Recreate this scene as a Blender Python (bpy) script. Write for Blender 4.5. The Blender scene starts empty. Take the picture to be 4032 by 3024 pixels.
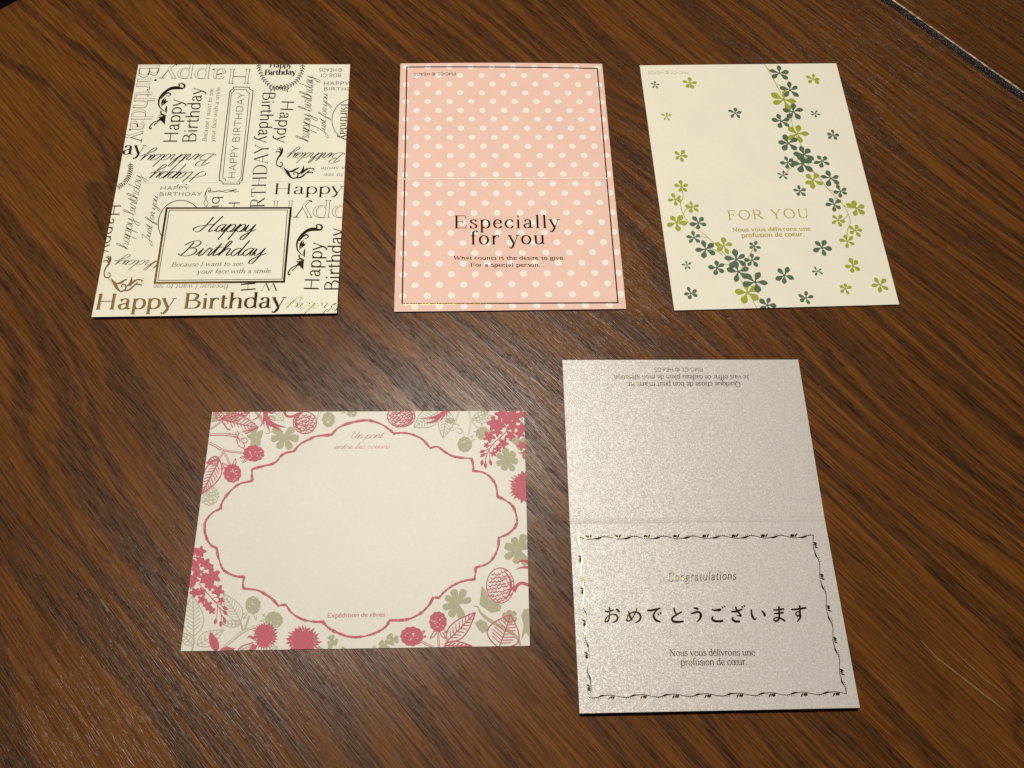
import bpy, math, random
from mathutils import Vector, Matrix
from mathutils.geometry import tessellate_polygon

scene = bpy.context.scene
COL = scene.collection

# ---------------------------------------------------------------- camera, light, exposure
FPX, PITCH, ROLL = 3159.7175, 0.3899175, -0.0964236     # focal length in photo pixels, tilt, roll
UNIT = 0.69e-3                                          # one survey unit in metres
CAM_H = 400 * UNIT
cp, sp, cr, sr = math.cos(PITCH), math.sin(PITCH), math.cos(ROLL), math.sin(ROLL)
X0, U0, F0 = Vector((1, 0, 0)), Vector((0, cp, sp)), Vector((0, sp, -cp))
RIGHT, UP = cr * X0 - sr * U0, sr * X0 + cr * U0
cam_data = bpy.data.cameras.new('camera')
cam = bpy.data.objects.new('camera', cam_data)
COL.objects.link(cam)
m = Matrix((RIGHT, UP, -F0)).transposed().to_4x4()
m.translation = (0, 0, CAM_H)
cam.matrix_world = m
cam_data.sensor_width = 36
cam_data.lens = FPX / 4032 * 36
cam_data.clip_start, cam_data.clip_end = 0.01, 50
scene.camera = cam

world = bpy.data.worlds.new('World')
scene.world = world
world.use_nodes = True
bg = world.node_tree.nodes['Background']
bg.inputs[0].default_value = (1.0, 0.86, 0.70, 1)
bg.inputs[1].default_value = 0.035

def mirror_point(px, py, h):
    """place at height h (m) seen mirrored in a flat sheet at a photo pixel"""
    u, v = px - 2016, 1512 - py
    u, v = cr * u + sr * v, -sr * u + cr * v
    d = (u / FPX, v / FPX * cp + sp, cp - v / FPX * sp)
    t = (CAM_H + h) / d[2]
    return d[0] * t, d[1] * t, h
FOIL_FILL_LOC = mirror_point(560, 1180, 1.15)
def lamp(name, loc, target, size, power, color, spread=180):
    d = bpy.data.lights.new(name, 'AREA')
    d.shape = 'DISK'; d.size = size; d.energy = power; d.color = color
    d.spread = math.radians(spread)
    o = bpy.data.objects.new(name, d); COL.objects.link(o)
    o.location = loc
    o.rotation_euler = (Vector(target) - Vector(loc)).to_track_quat('-Z', 'Y').to_euler()
    return o
lamp('pendant_lamp', (-0.135, 0.31, 1.0), (0.0, 0.14, 0), 0.12, 6.2, (1.0, 0.958, 0.885), 140)

# added unseen fill light, only to give the birthday card's foil a gold reflection
lamp('foil_fill_light', FOIL_FILL_LOC, (-0.12, 0.15, 0), 0.34, 0.14, (1.0, 0.84, 0.55), 150)

scene.view_settings.view_transform = 'Standard'
scene.view_settings.look = 'None'
scene.view_settings.exposure = 0
scene.view_settings.gamma = 1
scene.cycles.use_denoising = False
scene.cycles.max_bounces = 6

# ---------------------------------------------------------------- survey: photo pixel -> point on a level plane
def ray_plane(px, py, z):
    """point (survey units) where the sight line of a photo pixel meets the plane at height z (survey units)"""
    u, v = px - 2016, 1512 - py
    u, v = cr * u + sr * v, -sr * u + cr * v
    d = (u / FPX, v / FPX * cp + sp, v / FPX * sp - cp)
    t = (z - 400) / d[2]
    return d[0] * t, d[1] * t

# ---------------------------------------------------------------- materials
def new_mat(name):
    mt = bpy.data.materials.new(name); mt.use_nodes = True
    nt = mt.node_tree
    return mt, nt, nt.nodes['Principled BSDF']
def N(nt, typ, **kw):
    n = nt.nodes.new(typ)
    for k, v in kw.items():
        if k in ('operation', 'data_type', 'blend_type', 'noise_dimensions', 'interpolation_type', 'feature', 'vector_type', 'rotation_type'):
            setattr(n, k, v)
    return n
def con(nt, a, b):
    nt.links.new(a, b)
def setin(nt, sock, v):
    if hasattr(v, 'is_linked') or hasattr(v, 'links'):
        nt.links.new(v, sock)
    else:
        sock.default_value = v
def math_(nt, op, a, b=0.0, c=None):
    n = N(nt, 'ShaderNodeMath', operation=op)
    setin(nt, n.inputs[0], a); setin(nt, n.inputs[1], b)
    if c is not None: setin(nt, n.inputs[2], c)
    return n.outputs[0]
def comb(nt, x, y, z=0.0):
    n = nt.nodes.new('ShaderNodeCombineXYZ')
    setin(nt, n.inputs[0], x); setin(nt, n.inputs[1], y); setin(nt, n.inputs[2], z)
    return n.outputs[0]
def noise(nt, vec, scale=1.0, detail=2.0, rough=0.5):
    n = nt.nodes.new('ShaderNodeTexNoise')
    con(nt, vec, n.inputs['Vector'])
    n.inputs['Scale'].default_value = scale
    n.inputs['Detail'].default_value = detail
    n.inputs['Roughness'].default_value = rough
    return n.outputs[0]
def remap(nt, val, a, b, c=0.0, d=1.0, smooth=True):
    n = N(nt, 'ShaderNodeMapRange')
    n.interpolation_type = 'SMOOTHSTEP' if smooth else 'LINEAR'
    setin(nt, n.inputs[0], val)
    for i, q in enumerate((a, b, c, d)): setin(nt, n.inputs[i + 1], q)
    return n.outputs[0]
def mixc(nt, fac, a, b, mode='MIX'):
    n = N(nt, 'ShaderNodeMix', data_type='RGBA', blend_type=mode)
    setin(nt, n.inputs[0], fac)
    for i, q in ((6, a), (7, b)):
        if isinstance(q, tuple): n.inputs[i].default_value = (*q, 1) if len(q) == 3 else q
        else: con(nt, q, n.inputs[i])
    return n.outputs[2]
def bump(nt, height, dist, strength=1.0, normal=None):
    n = nt.nodes.new('ShaderNodeBump')
    n.inputs['Strength'].default_value = strength
    n.inputs['Distance'].default_value = dist
    con(nt, height, n.inputs['Height'])
    if normal is not None: con(nt, normal, n.inputs['Normal'])
    return n.outputs[0]

GRAIN = math.radians(42)
def wood(name, seed, scratches, tone=1.0):
    mt, nt, b = new_mat(name)
    tc = nt.nodes.new('ShaderNodeTexCoord')
    mp = nt.nodes.new('ShaderNodeMapping')
    con(nt, tc.outputs['Object'], mp.inputs[0])
    mp.inputs['Rotation'].default_value = (0, 0, GRAIN)
    mp.inputs['Scale'].default_value = (1000, 1000, 1000)
    sx = nt.nodes.new('ShaderNodeSeparateXYZ'); con(nt, mp.outputs[0], sx.inputs[0])
    u, v = sx.outputs[0], sx.outputs[1]
    S = lambda q, k: math_(nt, 'MULTIPLY', q, k)
    A = lambda p, q: math_(nt, 'ADD', p, q)
    def nz(su, sv, z, detail=2.0, rough=0.5, vv=None):
        return noise(nt, comb(nt, S(u, 1 / su), S(v if vv is None else vv, 1 / sv), seed + z), 1.0, detail, rough)
    C = lambda q, k: S(A(q, -0.5), k)
    # ring field: distance across the grain, pulled into long cathedral arches
    calm = remap(nt, v, 60, 330, 1.0, 0.32)           # straighter grain towards the groove
    wob = A(C(nz(190, 62, 1.3, 1.0), 88), A(C(nz(60, 16, 4.1, 1.0), 11), C(nz(30, 4, 12.2), 3.4)))
    VW = A(v, math_(nt, 'MULTIPLY', wob, calm))
    F = A(VW, math_(nt, 'MULTIPLY', C(nz(16, 0.8, 8.7, 3.0, .65), 3.0), calm))
    fine = math_(nt, 'MAXIMUM', A(F, -110), 0.0)
    G = A(S(F, 1 / 7.6), S(math_(nt, 'MULTIPLY', fine, fine), 1 / 1400))
    rings = noise(nt, comb(nt, S(u, 1 / 900), G, seed + 2.0), 1.0, 2.6, 0.55)
    dark = remap(nt, rings, 0.435, 0.56)
    dark = math_(nt, 'SUBTRACT', 1.0, dark)
    fib = nz(30, 0.50, 21.0, 5.0, 0.66)
    fib2 = nz(13, 0.34, 33.0, 2.0)
    blot = nz(38, 17, 41.0, 3.0)
    g = mixc(nt, remap(nt, fib, .34, .66), (0.076 * tone, 0.0245 * tone, 0.0048 * tone), (0.192 * tone, 0.0700 * tone, 0.0110 * tone))
    k = mixc(nt, remap(nt, fib, .36, .66), (0.039 * tone, 0.0148 * tone, 0.0044 * tone), (0.116 * tone, 0.0435 * tone, 0.0120 * tone))
    c = mixc(nt, dark, g, k)
    c = mixc(nt, remap(nt, blot, .35, .7, 0.0, .30), c, (0.085 * tone, 0.030 * tone, 0.0070 * tone))
    pore = remap(nt, nz(7, 0.30, 51.0, 1.0), .57, .66)
    pore_d = math_(nt, 'MULTIPLY', pore, A(S(dark, 0.55), 0.35))
    c = mixc(nt, pore_d, c, (0.016 * tone, 0.0075 * tone, 0.0035 * tone))
    c = mixc(nt, remap(nt, fib2, .55, .8, 0, .35), c, (0.17 * tone, 0.070 * tone, 0.013 * tone))
    # worn pale scratches along the grain
    sc = remap(nt, nz(75, 0.85, 61.0, 2.0, .6), .755 - scratches, .80 - scratches)
    sc = math_(nt, 'MULTIPLY', sc, remap(nt, nz(30, 14, 71.0), .48, .6))
    c = mixc(nt, S(sc, .75), c, (0.34, 0.24, 0.13))
    vo = nt.nodes.new('ShaderNodeTexVoronoi'); con(nt, comb(nt, S(u, .045), S(v, .045), seed), vo.inputs['Vector'])
    sepc = nt.nodes.new('ShaderNodeSeparateColor'); con(nt, vo.outputs['Color'], sepc.inputs[0])
    dust = math_(nt, 'MULTIPLY', remap(nt, vo.outputs['Distance'], .004, .009, 1.0, 0.0), remap(nt, sepc.outputs[0], .45, .5))
    c = mixc(nt, S(dust, .8), c, (0.5, 0.45, 0.38))
    con(nt, c, b.inputs['Base Color'])
    rough = A(0.21, A(S(dark, 0.04), S(fib2, 0.14)))
    con(nt, rough, b.inputs['Roughness'])
    b.inputs['IOR'].default_value = 1.5
    b.inputs['Specular IOR Level'].default_value = 0.225
    h = A(S(fib, 0.6), A(S(pore_d, -1.0), A(S(fib2, 0.55), S(dark, 0.0))))
    h = A(h, S(nz(6.5, 0.40, 81.0, 2.0, .6), math_(nt, 'MULTIPLY', A(S(dark, 0.7), 0.3), 1.1)))
    con(nt, bump(nt, h, 0.000064, 1.0), b.inputs['Normal'])
    return mt

def paper(name, col, rough=0.62, fibre=0.0, bumpd=0.00002, spec=0.35, weave=0.0):
    mt, nt, b = new_mat(name)
    tc = nt.nodes.new('ShaderNodeTexCoord')
    mp = nt.nodes.new('ShaderNodeMapping'); con(nt, tc.outputs['Object'], mp.inputs[0])
    mp.inputs['Scale'].default_value = (1000, 1000, 1000)
    v = mp.outputs[0]
    n1 = noise(nt, v, 0.05, 3.0); n2 = noise(nt, v, 1.6, 3.0, .7); n3 = noise(nt, v, 0.5, 3.0)
    dk = tuple(q * 0.992 for q in col); lt = tuple(min(q * 1.04, .92) for q in col)
    c = mixc(nt, remap(nt, n1, .3, .7), dk, lt)
    c = mixc(nt, remap(nt, n2, .35, .75, 0, .5), c, tuple(q * 0.94 for q in col))
    if fibre:
        c = mixc(nt, remap(nt, n3, .54, .74, 0, fibre), c, tuple(min(q * 1.16, .93) for q in col))
    con(nt, c, b.inputs['Base Color'])
    b.inputs['Roughness'].default_value = rough
    b.inputs['Specular IOR Level'].default_value = spec
    hh = n2
    if weave:
        sx = nt.nodes.new('ShaderNodeSeparateXYZ'); con(nt, v, sx.inputs[0])
        w = noise(nt, comb(nt, math_(nt, 'MULTIPLY', sx.outputs[0], .25), math_(nt, 'MULTIPLY', sx.outputs[1], 2.2)), 1.0, 1.0)
        w2 = noise(nt, comb(nt, math_(nt, 'MULTIPLY', sx.outputs[0], 2.2), math_(nt, 'MULTIPLY', sx.outputs[1], .25), 7.0), 1.0, 1.0)
        hh = math_(nt, 'ADD', math_(nt, 'MULTIPLY', n2, .5), math_(nt, 'MULTIPLY', math_(nt, 'ADD', w, w2), weave))
    con(nt, bump(nt, hh, bumpd), b.inputs['Normal'])
    return mt

def pearl(name):
    mt, nt, b = new_mat(name)
    tc = nt.nodes.new('ShaderNodeTexCoord')
    mp = nt.nodes.new('ShaderNodeMapping'); con(nt, tc.outputs['Object'], mp.inputs[0])
    mp.inputs['Scale'].default_value = (1000, 1000, 1000)
    warp = nt.nodes.new('ShaderNodeTexNoise'); con(nt, mp.outputs[0], warp.inputs['Vector']); warp.inputs['Scale'].default_value = 2.0
    wv = N(nt, 'ShaderNodeMix', data_type='RGBA'); wv.inputs[0].default_value = .28
    con(nt, mp.outputs[0], wv.inputs[6]); con(nt, warp.outputs['Color'], wv.inputs[7])
    vo = nt.nodes.new('ShaderNodeTexVoronoi'); con(nt, wv.outputs[2], vo.inputs['Vector'])
    vo.inputs['Scale'].default_value = 5.2
    sep = nt.nodes.new('ShaderNodeSeparateColor'); con(nt, vo.outputs['Color'], sep.inputs[0])
    geo = nt.nodes.new('ShaderNodeNewGeometry')
    off = comb(nt, math_(nt, 'MULTIPLY', math_(nt, 'ADD', sep.outputs[0], -.5), .22), math_(nt, 'MULTIPLY', math_(nt, 'ADD', sep.outputs[1], -.5), .22), 0.0)
    va = N(nt, 'ShaderNodeVectorMath', operation='ADD'); con(nt, geo.outputs['Normal'], va.inputs[0]); con(nt, off, va.inputs[1])
    nn = N(nt, 'ShaderNodeVectorMath', operation='NORMALIZE'); con(nt, va.outputs[0], nn.inputs[0])
    con(nt, nn.outputs[0], b.inputs['Normal'])
    n1 = noise(nt, mp.outputs[0], 3.5, 3.0, .7)
    hue = mixc(nt, remap(nt, sep.outputs[2], .2, .8), (0.60, 0.57, 0.51), (0.625, 0.57, 0.535))
    con(nt, mixc(nt, remap(nt, n1, .3, .7), mixc(nt, .22, hue, (.2, .18, .15)), hue), b.inputs['Base Color'])
    b.inputs['Metallic'].default_value = 0.10
    b.inputs['Roughness'].default_value = 0.42
    b.inputs['Specular IOR Level'].default_value = 0.6
    return mt

def ink(name, col, rough=0.5, mottling=0.12):
    mt, nt, b = new_mat(name)
    tc = nt.nodes.new('ShaderNodeTexCoord')
    mp = nt.nodes.new('ShaderNodeMapping'); con(nt, tc.outputs['Object'], mp.inputs[0])
    mp.inputs['Scale'].default_value = (1000, 1000, 1000)
    n1 = noise(nt, mp.outputs[0], 2.2, 3.0, .7)
    c = mixc(nt, remap(nt, n1, .3, .75, 0, 1), tuple(q * (1 - mottling) for q in col), tuple(min(1, q * (1 + mottling) + .02 * mottling) for q in col))
    con(nt, c, b.inputs['Base Color'])
    b.inputs['Roughness'].default_value = rough
    b.inputs['Specular IOR Level'].default_value = 0.3
    return mt

def foil(name, col, rough=0.24):
    mt, nt, b = new_mat(name)
    tc = nt.nodes.new('ShaderNodeTexCoord')
    mp = nt.nodes.new('ShaderNodeMapping'); con(nt, tc.outputs['Object'], mp.inputs[0])
    mp.inputs['Scale'].default_value = (1000, 1000, 1000)
    n1 = noise(nt, mp.outputs[0], 1.6, 3.0, .6)
    b.inputs['Base Color'].default_value = (*col, 1)
    b.inputs['Metallic'].default_value = 1.0
    b.inputs['Roughness'].default_value = rough
    con(nt, bump(nt, n1, 0.000014), b.inputs['Normal'])
    return mt

M_board = wood('stained_wood', 3.7, 0.0)
M_board2 = wood('stained_wood_worn', 19.4, 0.075, 0.82)
M_cream = paper('cream_paper', (0.79, 0.745, 0.60), weave=0.35)
M_cream2 = paper('linen_cream_paper', (0.79, 0.745, 0.60), weave=0.55)
M_washi = paper('fibrous_paper', (0.665, 0.63, 0.54), rough=.5, fibre=.35, spec=.5)
M_pink = paper('pink_paper', (0.80, 0.525, 0.42), weave=0.3)
M_pearl = pearl('pearl_paper')
M_foil = foil('gold_foil', (0.40, 0.265, 0.10), 0.125)
M_scratch = ink('scratched_wood', (0.19, 0.115, 0.048), .5, .3)
M_foldcream = ink('pale_fold_cream', (0.86, 0.82, 0.74), .6, .02)  # paler than the cream card, for the strip along its fold
M_foldpink = ink('pale_fold_pink', (0.88, 0.72, 0.62), .6, .02)  # paler than the pink card, for its fold strip
M_white = ink('white_ink', (0.83, 0.785, 0.70), .6, .03)
M_darkgreen = ink('dark_green_ink', (0.080, 0.138, 0.074), .55, .1)
M_lightgreen = ink('lime_green_ink', (0.33, 0.36, 0.028), .55, .08)
M_vine = ink('olive_line_ink', (0.40, 0.37, 0.10), .55, .05)
M_olive = ink('olive_text_ink', (0.42, 0.35, 0.10), .5, .1)
M_greyprint = ink('pale_grey_ink', (0.38, 0.36, 0.24), .6, .05)
M_brownprint = ink('grey_brown_ink', (0.17, 0.13, 0.07), .5, .05)
M_red = ink('crimson_ink', (0.50, 0.095, 0.13), .55, .14)
M_rose = ink('rose_text_ink', (0.56, 0.17, 0.20), .55, .05)
M_sage = ink('sage_ink', (0.42, 0.40, 0.25), .6, .10)
M_sageline = ink('sage_line_ink', (0.45, 0.42, 0.29), .6, .05)
M_overlap = ink('dull_red_overlap_ink', (0.30, 0.06, 0.07), .55, .1)

# ---------------------------------------------------------------- object helpers
def tag(o, label=None, cat=None, kind=None, group=None):
    for k, v in (('label', label), ('category', cat), ('kind', kind), ('group', group)):
        if v: o[k] = v
    return o
def mesh_obj(name, verts, faces, mat, parent=None, smooth=False):
    me = bpy.data.meshes.new(name)
    me.from_pydata(verts, [], faces); me.update()
    me.materials.append(mat)
    if smooth:
        for p in me.polygons: p.use_smooth = True
    o = bpy.data.objects.new(name, me); COL.objects.link(o)
    if parent is not None: o.parent = parent
    return o
def empty(name, loc, rz=0.0):
    o = bpy.data.objects.new(name, None); COL.objects.link(o)
    o.location = loc; o.rotation_euler = (0, 0, rz); o.empty_display_size = 0.02
    return o
# ---------------------------------------------------------------- table and floor
ca, sa = math.cos(-GRAIN), math.sin(-GRAIN)
def grain_pt(a, w):           # a along the grain, w across it (metres) -> world x, y
    return a * ca - w * sa, a * sa + w * ca
def to_grain(x, y):
    return x * ca + y * sa, -x * sa + y * ca
def gpix(px, py):
    x, y = ray_plane(px, py, 0); return to_grain(x * UNIT, y * UNIT)
e0, e1 = gpix(0, 38), gpix(62, 0)
END_A = (e0[0] + e1[0]) / 2                        # the board ends here (far left corner of the photo)
g0, g1 = gpix(3500, 0), gpix(4032, 385)
GROOVE_W = (g0[1] + g1[1]) / 2
table = empty('wooden_table', (0, 0, 0))
tag(table, 'dark brown stained wood table top with a worn groove, under the five cards', 'table')
def slab(name, a0, a1, w0, w1, mat, z0=-0.03, z1=0.0, bev=0.0015, tilt=0.0):
    vs, fs = [], []
    def P(a, w, z): vs.append((*grain_pt(a, w), z)); return len(vs) - 1
    t = [P(a0 + bev, w0 + bev, z1), P(a1 - bev, w0 + bev, z1), P(a1 - bev, w1 - bev, z1), P(a0 + bev, w1 - bev, z1)]
    e = [P(a0, w0, z1 - bev), P(a1, w0, z1 - bev), P(a1, w1, z1 - bev), P(a0, w1, z1 - bev)]
    d = [P(a0, w0, z0), P(a1, w0, z0), P(a1, w1, z0), P(a0, w1, z0)]
    fs.append(t)
    for i in range(4):
        j = (i + 1) % 4
        fs.append([t[j], t[i], e[i], e[j]]); fs.append([e[j], e[i], d[i], d[j]])
    fs.append(d[::-1])
    return mesh_obj(name, vs, fs, mat, table)
GW = 0.0042
# board end follows the slanting saw cut seen in the far left corner
slab('board', END_A, END_A + 1.25, GROOVE_W - 0.75, GROOVE_W - GW * .5 - .0003, M_board, bev=0.0004)
slab('board', END_A, END_A + 1.25, GROOVE_W + GW * .5, GROOVE_W + 0.22, M_board2, bev=0.0004)
# groove between the boards: dark glossy hollow and a pale worn arris on its far side
mt, nt, b = new_mat('groove_varnish')
tc = nt.nodes.new('ShaderNodeTexCoord'); mp = nt.nodes.new('ShaderNodeMapping')
con(nt, tc.outputs['Object'], mp.inputs[0]); mp.inputs['Rotation'].default_value = (0, 0, GRAIN); mp.inputs['Scale'].default_value = (200, 3000, 1)
n1 = noise(nt, mp.outputs[0], 1.0, 4.0, .7)
con(nt, mixc(nt, remap(nt, n1, .4, .7), (0.010, 0.006, 0.006), (0.045, 0.028, 0.024)), b.inputs['Base Color'])
b.inputs['Roughness'].default_value = 0.22
con(nt, bump(nt, n1, 0.0006), b.inputs['Normal'])
M_groove = mt
mt, nt, b = new_mat('worn_bare_wood')
tc = nt.nodes.new('ShaderNodeTexCoord'); mp = nt.nodes.new('ShaderNodeMapping')
con(nt, tc.outputs['Object'], mp.inputs[0]); mp.inputs['Rotation'].default_value = (0, 0, GRAIN); mp.inputs['Scale'].default_value = (70, 900, 1)
n1 = noise(nt, mp.outputs[0], 1.0, 3.0, .6)
con(nt, mixc(nt, remap(nt, n1, .35, .7), (0.09, 0.05, 0.02), (0.58, 0.44, 0.27)), b.inputs['Base Color'])
b.inputs['Roughness'].default_value = 0.5
M_worn = mt
rg = random.Random(5)
def ribbon(name, prof, mat, jit=0.0):
    """profile (offset across grain, z) swept along the groove"""
    vs, fs = [], []; n = 260
    for i in range(n + 1):
        a = END_A + 1.25 * i / n
        for q, (w, z) in enumerate(prof):
            jw = rg.uniform(-jit, jit) if 0 < q else 0
            vs.append((*grain_pt(a, GROOVE_W + w + jw), z))
    k = len(prof)
    for i in range(n):
        for q in range(k - 1):
            fs.append((i * k + q, (i + 1) * k + q, (i + 1) * k + q + 1, i * k + q + 1))
    return mesh_obj(name, vs, fs, mat, table, True)
ribbon('groove', [(-GW * .5 - .0010, -0.0011), (-GW * .5 - .0004, -0.00022), (-GW * .5 + .0004, -0.0003), (-GW * .25, -0.0007), (0, -0.0009), (GW * .25, -0.0008), (GW * .5 - .0002, -0.0006), (GW * .5 - .00005, -0.0002)], M_groove, 0.00012)
ribbon('worn_edge', [(GW * .5 - .0002, -0.0003), (GW * .5 + .00005, 0.00005), (GW * .5 + .00028, 0.00009), (GW * .5 + .00045, 0.00002)], M_worn, 0.00014)

# fine stray scratches across the grain
def scratch(pts, w):
    vs, fs = [], []
    P = [(x * UNIT, y * UNIT) for x, y in (ray_plane(a, b_, 0) for a, b_ in pts)]
    for i, (x, y) in enumerate(P):
        a, c = P[max(i - 1, 0)], P[min(i + 1, len(P) - 1)]
        dx, dy = c[0] - a[0], c[1] - a[1]; L = math.hypot(dx, dy)
        ww = w * (0.35 if i in (0, len(P) - 1) else rg.uniform(.6, 1.2))
        vs += [(x - dy / L * ww, y + dx / L * ww, 0.00003), (x + dy / L * ww, y - dx / L * ww, 0.00003)]
    for i in range(len(P) - 1): fs.append((2 * i, 2 * i + 1, 2 * i + 3, 2 * i + 2))
    return mesh_obj('scratch', vs, fs, M_scratch, table)
scratch([(2503, 1240), (2522, 1270), (2544, 1302), (2566, 1332), (2590, 1366), (2617, 1400)], 0.00006)
scratch([(1158, 1612), (1172, 1604), (1186, 1597), (1201, 1589)], 0.00005)
scratch([(3625, 2520), (3690, 2590), (3780, 2660), (3850, 2715), (3960, 2800)], 0.00032)
scratch([(3755, 2560), (3820, 2622), (3885, 2680), (3940, 2720)], 0.0002)
scratch([(395, 2360), (410, 2380), (428, 2408)], 0.0003)

mt, nt, b = new_mat('floor_shade_black')  # darkness below the table is put into this near-black colour
tc = nt.nodes.new('ShaderNodeTexCoord')
con(nt, mixc(nt, noise(nt, tc.outputs['Object'], 14.0, 4.0), (0.0015, 0.001, 0.0008), (0.004, 0.003, 0.002)), b.inputs['Base Color'])
b.inputs['Roughness'].default_value = 0.9
fl = mesh_obj('floor', [(-4, -4, -0.72), (4, -4, -0.72), (4, 4, -0.72), (-4, 4, -0.72)], [(0, 1, 2, 3)], mt)
tag(fl, kind='structure')

# ---------------------------------------------------------------- cards
def spline(pts, step=5):
    """Catmull-Rom through pts (tuples of any length)"""
    if len(pts) < 3: 
        return [tuple(a + (b_ - a) * i / step for a, b_ in zip(pts[0], pts[-1])) for i in range(step + 1)]
    out = []
    P = [tuple(2 * a - b_ for a, b_ in zip(pts[0], pts[1]))] + list(pts) + [tuple(2 * a - b_ for a, b_ in zip(pts[-1], pts[-2]))]
    for i in range(1, len(P) - 2):
        for k in range(step):
            t = k / step; t2 = t * t; t3 = t2 * t
            out.append(tuple(.5 * (2 * p1 + (p2 - p0) * t + (2 * p0 - 5 * p1 + 4 * p2 - p3) * t2 + (3 * p1 - p0 - 3 * p2 + p3) * t3)
                             for p0, p1, p2, p3 in zip(P[i - 1], P[i], P[i + 1], P[i + 2])))
    out.append(tuple(pts[-1]))
    return out

class Card:
    """a sheet of card; local u (right) and v (up) in millimetres about its centre"""
    def __init__(self, name, label, fit, zfit, mat, thick, lift_top, lift_bot, fold=None, crease=0.0, bow=0.0):
        x, y, r, w, h = fit
        self.zfit, self.r = zfit, r
        self.cx, self.cy = x, y
        k = UNIT * 1000
        self.w, self.h = w * k, h * k
        self.thick, self.lt, self.lb, self.bow, self.crease = thick, lift_top, lift_bot, bow, crease
        self.fold = None
        self.root = empty(name, (x * UNIT, y * UNIT, 0), r)
        tag(self.root, label, 'card')
        if fold is not None: self.fold = self.px(*fold)[1]
        self.body(mat)
    def px(self, X, Y):
        x, y = ray_plane(X, Y, self.zfit)
        dx, dy = x - self.cx, y - self.cy
        c, s = math.cos(self.r), math.sin(self.r)
        k = UNIT * 1000
        return (c * dx + s * dy) * k, (-s * dx + c * dy) * k
    def z(self, u, v):
        """height of the printed face above the table, mm"""
        f = self.fold if self.fold is not None else 0.0
        if v >= f: q = self.lt * (v - f) / (self.h / 2 - f)
        else: q = self.lb * (f - v) / (f + self.h / 2)
        q += self.thick + 0.02
        if self.bow: q += self.bow * (1 - (2 * u / self.w) ** 2) * max(0, (v - f) / (self.h / 2 - f)) ** 2
        if self.crease:
            d = v - f
            q += self.crease * (1.6 * math.exp(-(d / .35) ** 2) - .9 * math.exp(-((d - .75) / .4) ** 2) - .5 * math.exp(-((d + .85) / .45) ** 2))
        return q
    def body(self, mat):
        us = [self.w * (i / 12 - .5) for i in range(13)]
        vs_ = [self.h * (i / 16 - .5) for i in range(17)]
        if self.fold is not None:
            vs_ = [q for q in vs_ if abs(q - self.fold) > 2.2] + [self.fold + d for d in (-2.1, -1.5, -1.2, -.85, -.6, -.35, -.15, 0, .15, .35, .55, .75, 1.0, 1.3, 1.7, 2.1)]
            vs_.sort()
        V, Fc = [], []; nu = len(us); nv = len(vs_)
        for side in (0, 1):
            for v in vs_:
                for u in us:
                    V.append((u / 1000, v / 1000, (self.z(u, v) - side * self.thick) / 1000))
        o = nu * nv
        I = lambda i, j, s: s * o + j * nu + i
        for j in range(nv - 1):
            for i in range(nu - 1):
                Fc.append((I(i, j, 0), I(i + 1, j, 0), I(i + 1, j + 1, 0), I(i, j + 1, 0)))
                Fc.append((I(i, j + 1, 1), I(i + 1, j + 1, 1), I(i + 1, j, 1), I(i, j, 1)))
        for i in range(nu - 1):
            Fc.append((I(i, 0, 1), I(i + 1, 0, 1), I(i + 1, 0, 0), I(i, 0, 0)))
            Fc.append((I(i, nv - 1, 0), I(i + 1, nv - 1, 0), I(i + 1, nv - 1, 1), I(i, nv - 1, 1)))
        for j in range(nv - 1):
            Fc.append((I(0, j, 0), I(0, j + 1, 0), I(0, j + 1, 1), I(0, j, 1)))
            Fc.append((I(nu - 1, j, 1), I(nu - 1, j + 1, 1), I(nu - 1, j + 1, 0), I(nu - 1, j, 0)))
        mesh_obj('card_sheet', V, Fc, mat, self.root)

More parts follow.
